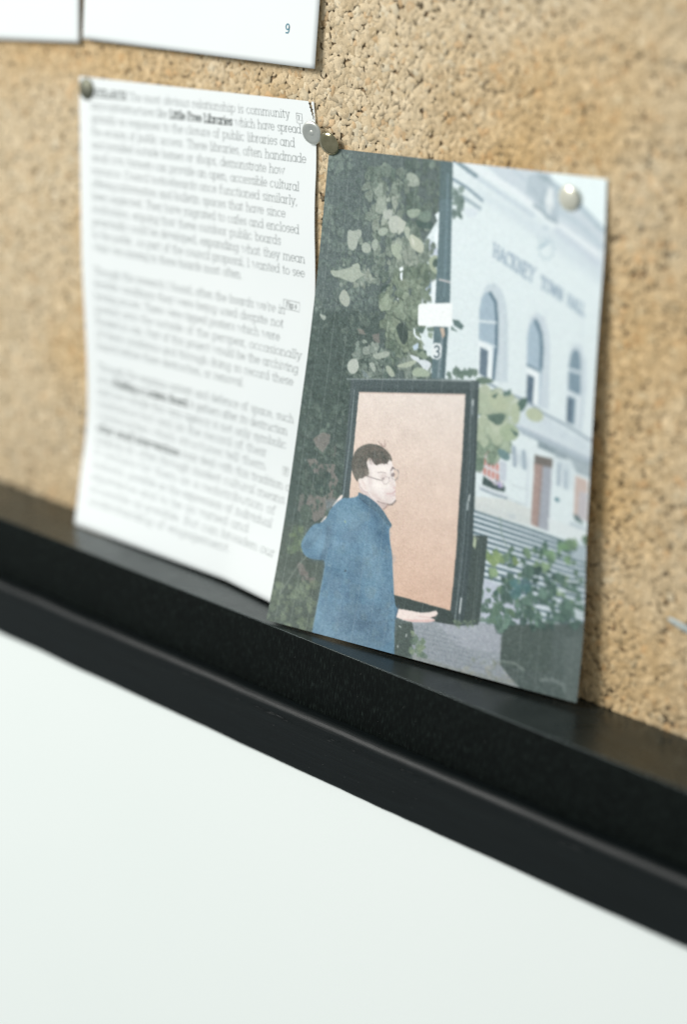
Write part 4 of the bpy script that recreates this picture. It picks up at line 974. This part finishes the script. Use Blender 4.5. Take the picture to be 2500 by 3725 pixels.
('P',(237,222,217),1,[4239,9250,4285,9069,4656,9045,5013,9032,5253,8984,5488,8910,5555,8962,5490,9026,5297,9094,5466,9084,5489,9126,5274,9188,4777,9266,4490,9272]),
('P',(222,186,182),0.8,[4414,9257,4776,9261,5274,9188,5489,9126,5454,9095,5112,9161,4766,9218]),
('L',(206,176,172),0.8,2.5,[4959,9114,5310,9087,5508,9010]),
('L',(70,92,110),0.8,4,[4269,8999,4257,9138,4219,9289]),
('F',[(146,158,156)],0.5,40,2,4,81,[-217,2892,649,2301,817,4869,390,7028]),
('F',[(130,144,144)],0.45,70,2,4,82,[8,2571,901,2132,2103,3103,1987,4201,340,4381]),
('N',2.6,3,201,[-3459,-330,10724,-1098,11651,10266,49,12372]),
('N',3,2,202,[-3459,-330,10724,-1098,11651,10266,49,12372])]:
    k = op[0]
    if k == 'B': cv.blur(op[1]); continue
    p = np.array(op[-1], float).reshape(-1, 2) * SC
    if k == 'S':
        for _ in range(1): q = np.roll(p, -1, 0); p = np.stack([p * .75 + q * .25, p * .25 + q * .75], 1).reshape(-1, 2)
        cv.poly(p, op[1], op[2])
    elif k == 'M': cv.soft(p, op[1], op[2], op[3])
    elif k == 'N': cv.mottle(p, *op[1:4])
    elif k == 'P': cv.poly(p, op[1], op[2])
    elif k == 'G': cv.grad(p, op[1], op[2])
    elif k == 'L': cv.line(p, op[1], max(op[3] * LW, 1.0), op[2])
    elif k == 'T':
        st, w_ = set_line(op[3]); A_, B_, C_, D_ = p
        for pts, q in st:
            pp = []
            for a, b in pts:
                f, g = a / w_, b / 1.42
                pp.append((A_ * (1 - f) + B_ * f) * (1 - g) + (C_ * (1 - f) + D_ * f) * g)
            cv.line(np.array(pp), op[1], op[2])
    elif k == 'V':       # a mass of overlapping leaves, clumped light and dark, each with a dark gap under it
        _, c0, c1, n, r0, r1, seed, _u = op; rg = np.random.default_rng(seed); zf = rg.normal(0, 1, (40, 40)); c0, c1 = np.array(c0, float), np.array(c1, float)
        X_, Y_ = rg.uniform(p[:, 0].min(), p[:, 0].max(), n * 3), rg.uniform(p[:, 1].min(), p[:, 1].max(), n * 3)
        ok = cv.mask(p, X_[None], Y_[None])[0]; X_, Y_ = X_[ok][:n], Y_[ok][:n]
        for x, y in zip(X_, Y_):
            i, j = int(y / 52) % 39, int(x / 46) % 39; f_, g_ = (y / 52) % 1, (x / 46) % 1
            z_ = (zf[i, j] * (1 - g_) + zf[i, j + 1] * g_) * (1 - f_) + (zf[i + 1, j] * (1 - g_) + zf[i + 1, j + 1] * g_) * f_
            t_ = np.clip(.5 + .42 * z_ + rg.normal(0, .2), 0, 1); r = (r0 + (r1 - r0) * rg.random() ** 1.8 * (.4 + .6 * t_)) * LW
            ang = rg.normal(1.57, .8); N = 12; th = np.arange(N) * 6.283 / N
            rad = r * (1 + .3 * np.cos(th) + .16 * np.cos(3 * th + rg.uniform(0, 6)) + rg.normal(0, .09, N)); asp = rg.uniform(.5, .95)
            lx, ly = rad * np.cos(th), rad * np.sin(th) * asp
            q = np.stack([lx * math.cos(ang) - ly * math.sin(ang), lx * math.sin(ang) + ly * math.cos(ang)], 1)
            cv.poly(q * 1.12 + (x - 1.2, y + 2.2), c0 * .84, .42)
            cc = c0 + (c1 - c0) * t_ + rg.normal(0, 4); cv.poly(q + (x, y), cc, .92)
            if r > 5: cv.poly(q * (.62, .6) + (x + r * rg.uniform(-.22, .22), y - r * .18), cc * rg.choice([.9, 1.08]), .5)
    elif k == 'F':       # leaves and flecks scattered in a region
        _, pal, a, n, r0, r1, seed, _u = op; rg = np.random.default_rng(seed)
        x0, y0, x1, y1 = p[:, 0].min(), p[:, 1].min(), p[:, 0].max(), p[:, 1].max(); c_ = 0; tries = 0
        while c_ < n and tries < n * 12:
            tries += 1; x, y = rg.uniform(x0, x1), rg.uniform(y0, y1)
            if not cv.mask(p, np.array([[x]]), np.array([[y]]))[0, 0]: continue
            c_ += 1; r = rg.uniform(r0, r1) * LW; ang = rg.uniform(0, 6.28); N = 11; th = np.arange(N) * 6.283 / N
            rad = r * (1 + .28 * np.cos(th) + .18 * np.cos(3 * th + rg.uniform(0, 6)) + rg.normal(0, .1, N)); asp = rg.uniform(.55, .95)
            lx, ly = rad * np.cos(th), rad * np.sin(th) * asp
            q = np.stack([x + lx * math.cos(ang) - ly * math.sin(ang), y + lx * math.sin(ang) + ly * math.cos(ang)], 1)
            cc = np.array(pal[rg.integers(len(pal))], float) + rg.normal(0, 4)
            cv.poly(q, cc, a * rg.uniform(.7, 1))
cv.blur(1.15)
img = cv.a
# printing flaws: pale streaks down the sheet where the head skipped, and the speckle of a coarse enlargement
sx = np.arange(W)
for i in range(19):
    x = (i + .55) * W / 19 + rng.normal(0, 3); ctr = x + 2.0 * np.sin(np.arange(H) / 330.0 + i)
    d = np.abs(sx[None, :] - ctr[:, None]); k = np.clip(1.3 - d, 0, 1) * (.55 + .45 * rng.random((H, 1))) * rng.uniform(.16, .46)
    k = k * np.clip(1.15 - img.mean(-1) / 200.0, .12, 1)
    img = img * (1 - k[..., None]) + 205 * k[..., None] * np.array([.97, 1, 1])
lum = img.mean(-1, keepdims=True)
gr = rng.normal(0, 1, (H, W, 1)); gr = (gr + np.roll(gr, 1, 0) + np.roll(gr, 1, 1)) / 1.7
img = img + gr * np.clip(9.5 - 7.0 * (lum / 235.0) ** 3, 2, 10) + rng.normal(0, 2.2, (H, W, 3))
low = np.zeros((H, W, 1))
img = np.clip(img, 6, 250)
img = img.reshape(H // 2, 2, W // 2, 2, 3).mean((1, 3))
alb = np.clip(lin(img) * 0.92 + .006, .004, .9)
h_, w2 = img.shape[:2]
U, V = np.meshgrid((np.arange(w2) + .5) / w2, (np.arange(h_) + .5) / h_)
U[:, 0] = 0; U[:, -1] = 1; V[0] = 0; V[-1] = 1
co = npt(PHOTO, U, V, .06).reshape(-1, 3); idx = np.arange(h_ * w2).reshape(h_, w2)
f = np.stack([idx[:-1, :-1], idx[1:, :-1], idx[1:, 1:], idx[:-1, 1:]], -1).reshape(-1, 4)
me = npmesh('printed_picture', co, f, True); tint(me, alb.reshape(-1, 3))
local(link('printed_picture', me, PRINT, t), t)

# ------------------------------------------------------------------ drawing pins
def lathe(name, prof, mat, n=40):
    """prof: (radius mm, height mm towards the viewer)"""
    V = []; F = []; k = len(prof)
    for i in range(n):
        a = 2 * math.pi * i / n
        V += [(r * MM * math.cos(a), -h * MM, r * MM * math.sin(a)) for r, h in prof]
    for i in range(n):
        for j in range(k - 1):
            a, b = i * k + j, ((i + 1) % n) * k + j; F.append((a, a + 1, b + 1, b))
    o = link(name, npmesh(name, V, np.array(F), True), mat)
    e = o.modifiers.new('edges', 'EDGE_SPLIT'); e.split_angle = math.radians(50); return o
def pin(loc, head, mat, label, tilt, rivet=False, scratch=False):
    t = thing('drawing_pin', loc, label, 'drawing pin', 'drawing pins'); bpy.context.view_layer.update()
    h = lathe('head', head, mat); h.parent = t
    p = lathe('point', [(.0, -7.5), (.45, -6.2), (.5, .2), (0, .3)], STEEL, 12); p.parent = t
    if rivet: r = lathe('rivet', [(0, rivet + .16), (.95, rivet + .2), (1.15, rivet + .08), (1.2, rivet - .3)], mat, 24); r.parent = t
    t.rotation_euler = tilt; return t
dome = [(0, 1.62), (1.4, 1.54), (2.8, 1.26), (3.9, .86), (4.6, .44), (4.95, .05), (4.98, -.12), (4.8, -.16), (4.2, .1), (0, .3)]
flat = [(0, .78), (1.6, .84), (3.2, .98), (4.2, 1.0), (4.75, .78), (4.98, .42), (5.0, .12), (4.8, 0), (4.2, .25), (0, .3)]
PINS = [(0.15023, -0.0022, -0.009), (0.16001, -0.0027, -0.01249), (0.00572, -0.0013, -0.00546), (0.2799, -0.002, -0.01857)]
pin(PINS[0], [(r, h + .3) for r, h in flat], STEEL, 'pale steel drawing pin with a riveted centre at the torn corner of the text page', (.26, 0, .10), rivet=1.08)
pin(PINS[1], dome, BRASS, 'dark brass domed drawing pin at the upper left corner of the photo print', (.30, 0, .05))
pin(PINS[2], dome, DULL_BRASS, 'dull grey-brown drawing pin at the upper left corner of the text page', (.02, 0, .0))
pin(PINS[3], dome, PALE_BRASS, 'pale shiny drawing pin in the sky at the upper right of the photo print', (.12, 0, -.1))
# ------------------------------------------------------------------ a pale sliver stuck in the cork at the right
V, F = [], []
prof = [(0, .25), (1.2, .8), (3.5, 1.0), (7, 1.15), (12, 1.2), (16, .9)]
for x, r in prof:
    for i in range(8):
        a = 2 * math.pi * i / 8; V.append((x * MM, -(.9 + .7 * math.sin(a) * r) * MM, (r * 1.2 * math.cos(a) - .22 * x) * MM))
for j in range(len(prof) - 1):
    for i in range(8): F.append((j * 8 + i, j * 8 + (i + 1) % 8, j * 8 + 8 + (i + 1) % 8, j * 8 + 8 + i))
o_ = link('paper_sliver', npmesh('paper_sliver', V, np.array(F), True), PALE); o_.location = (0.3398, 0, -0.1659)
tag(o_, 'small pale grey-green sliver stuck to the cork at the right edge', 'scrap')
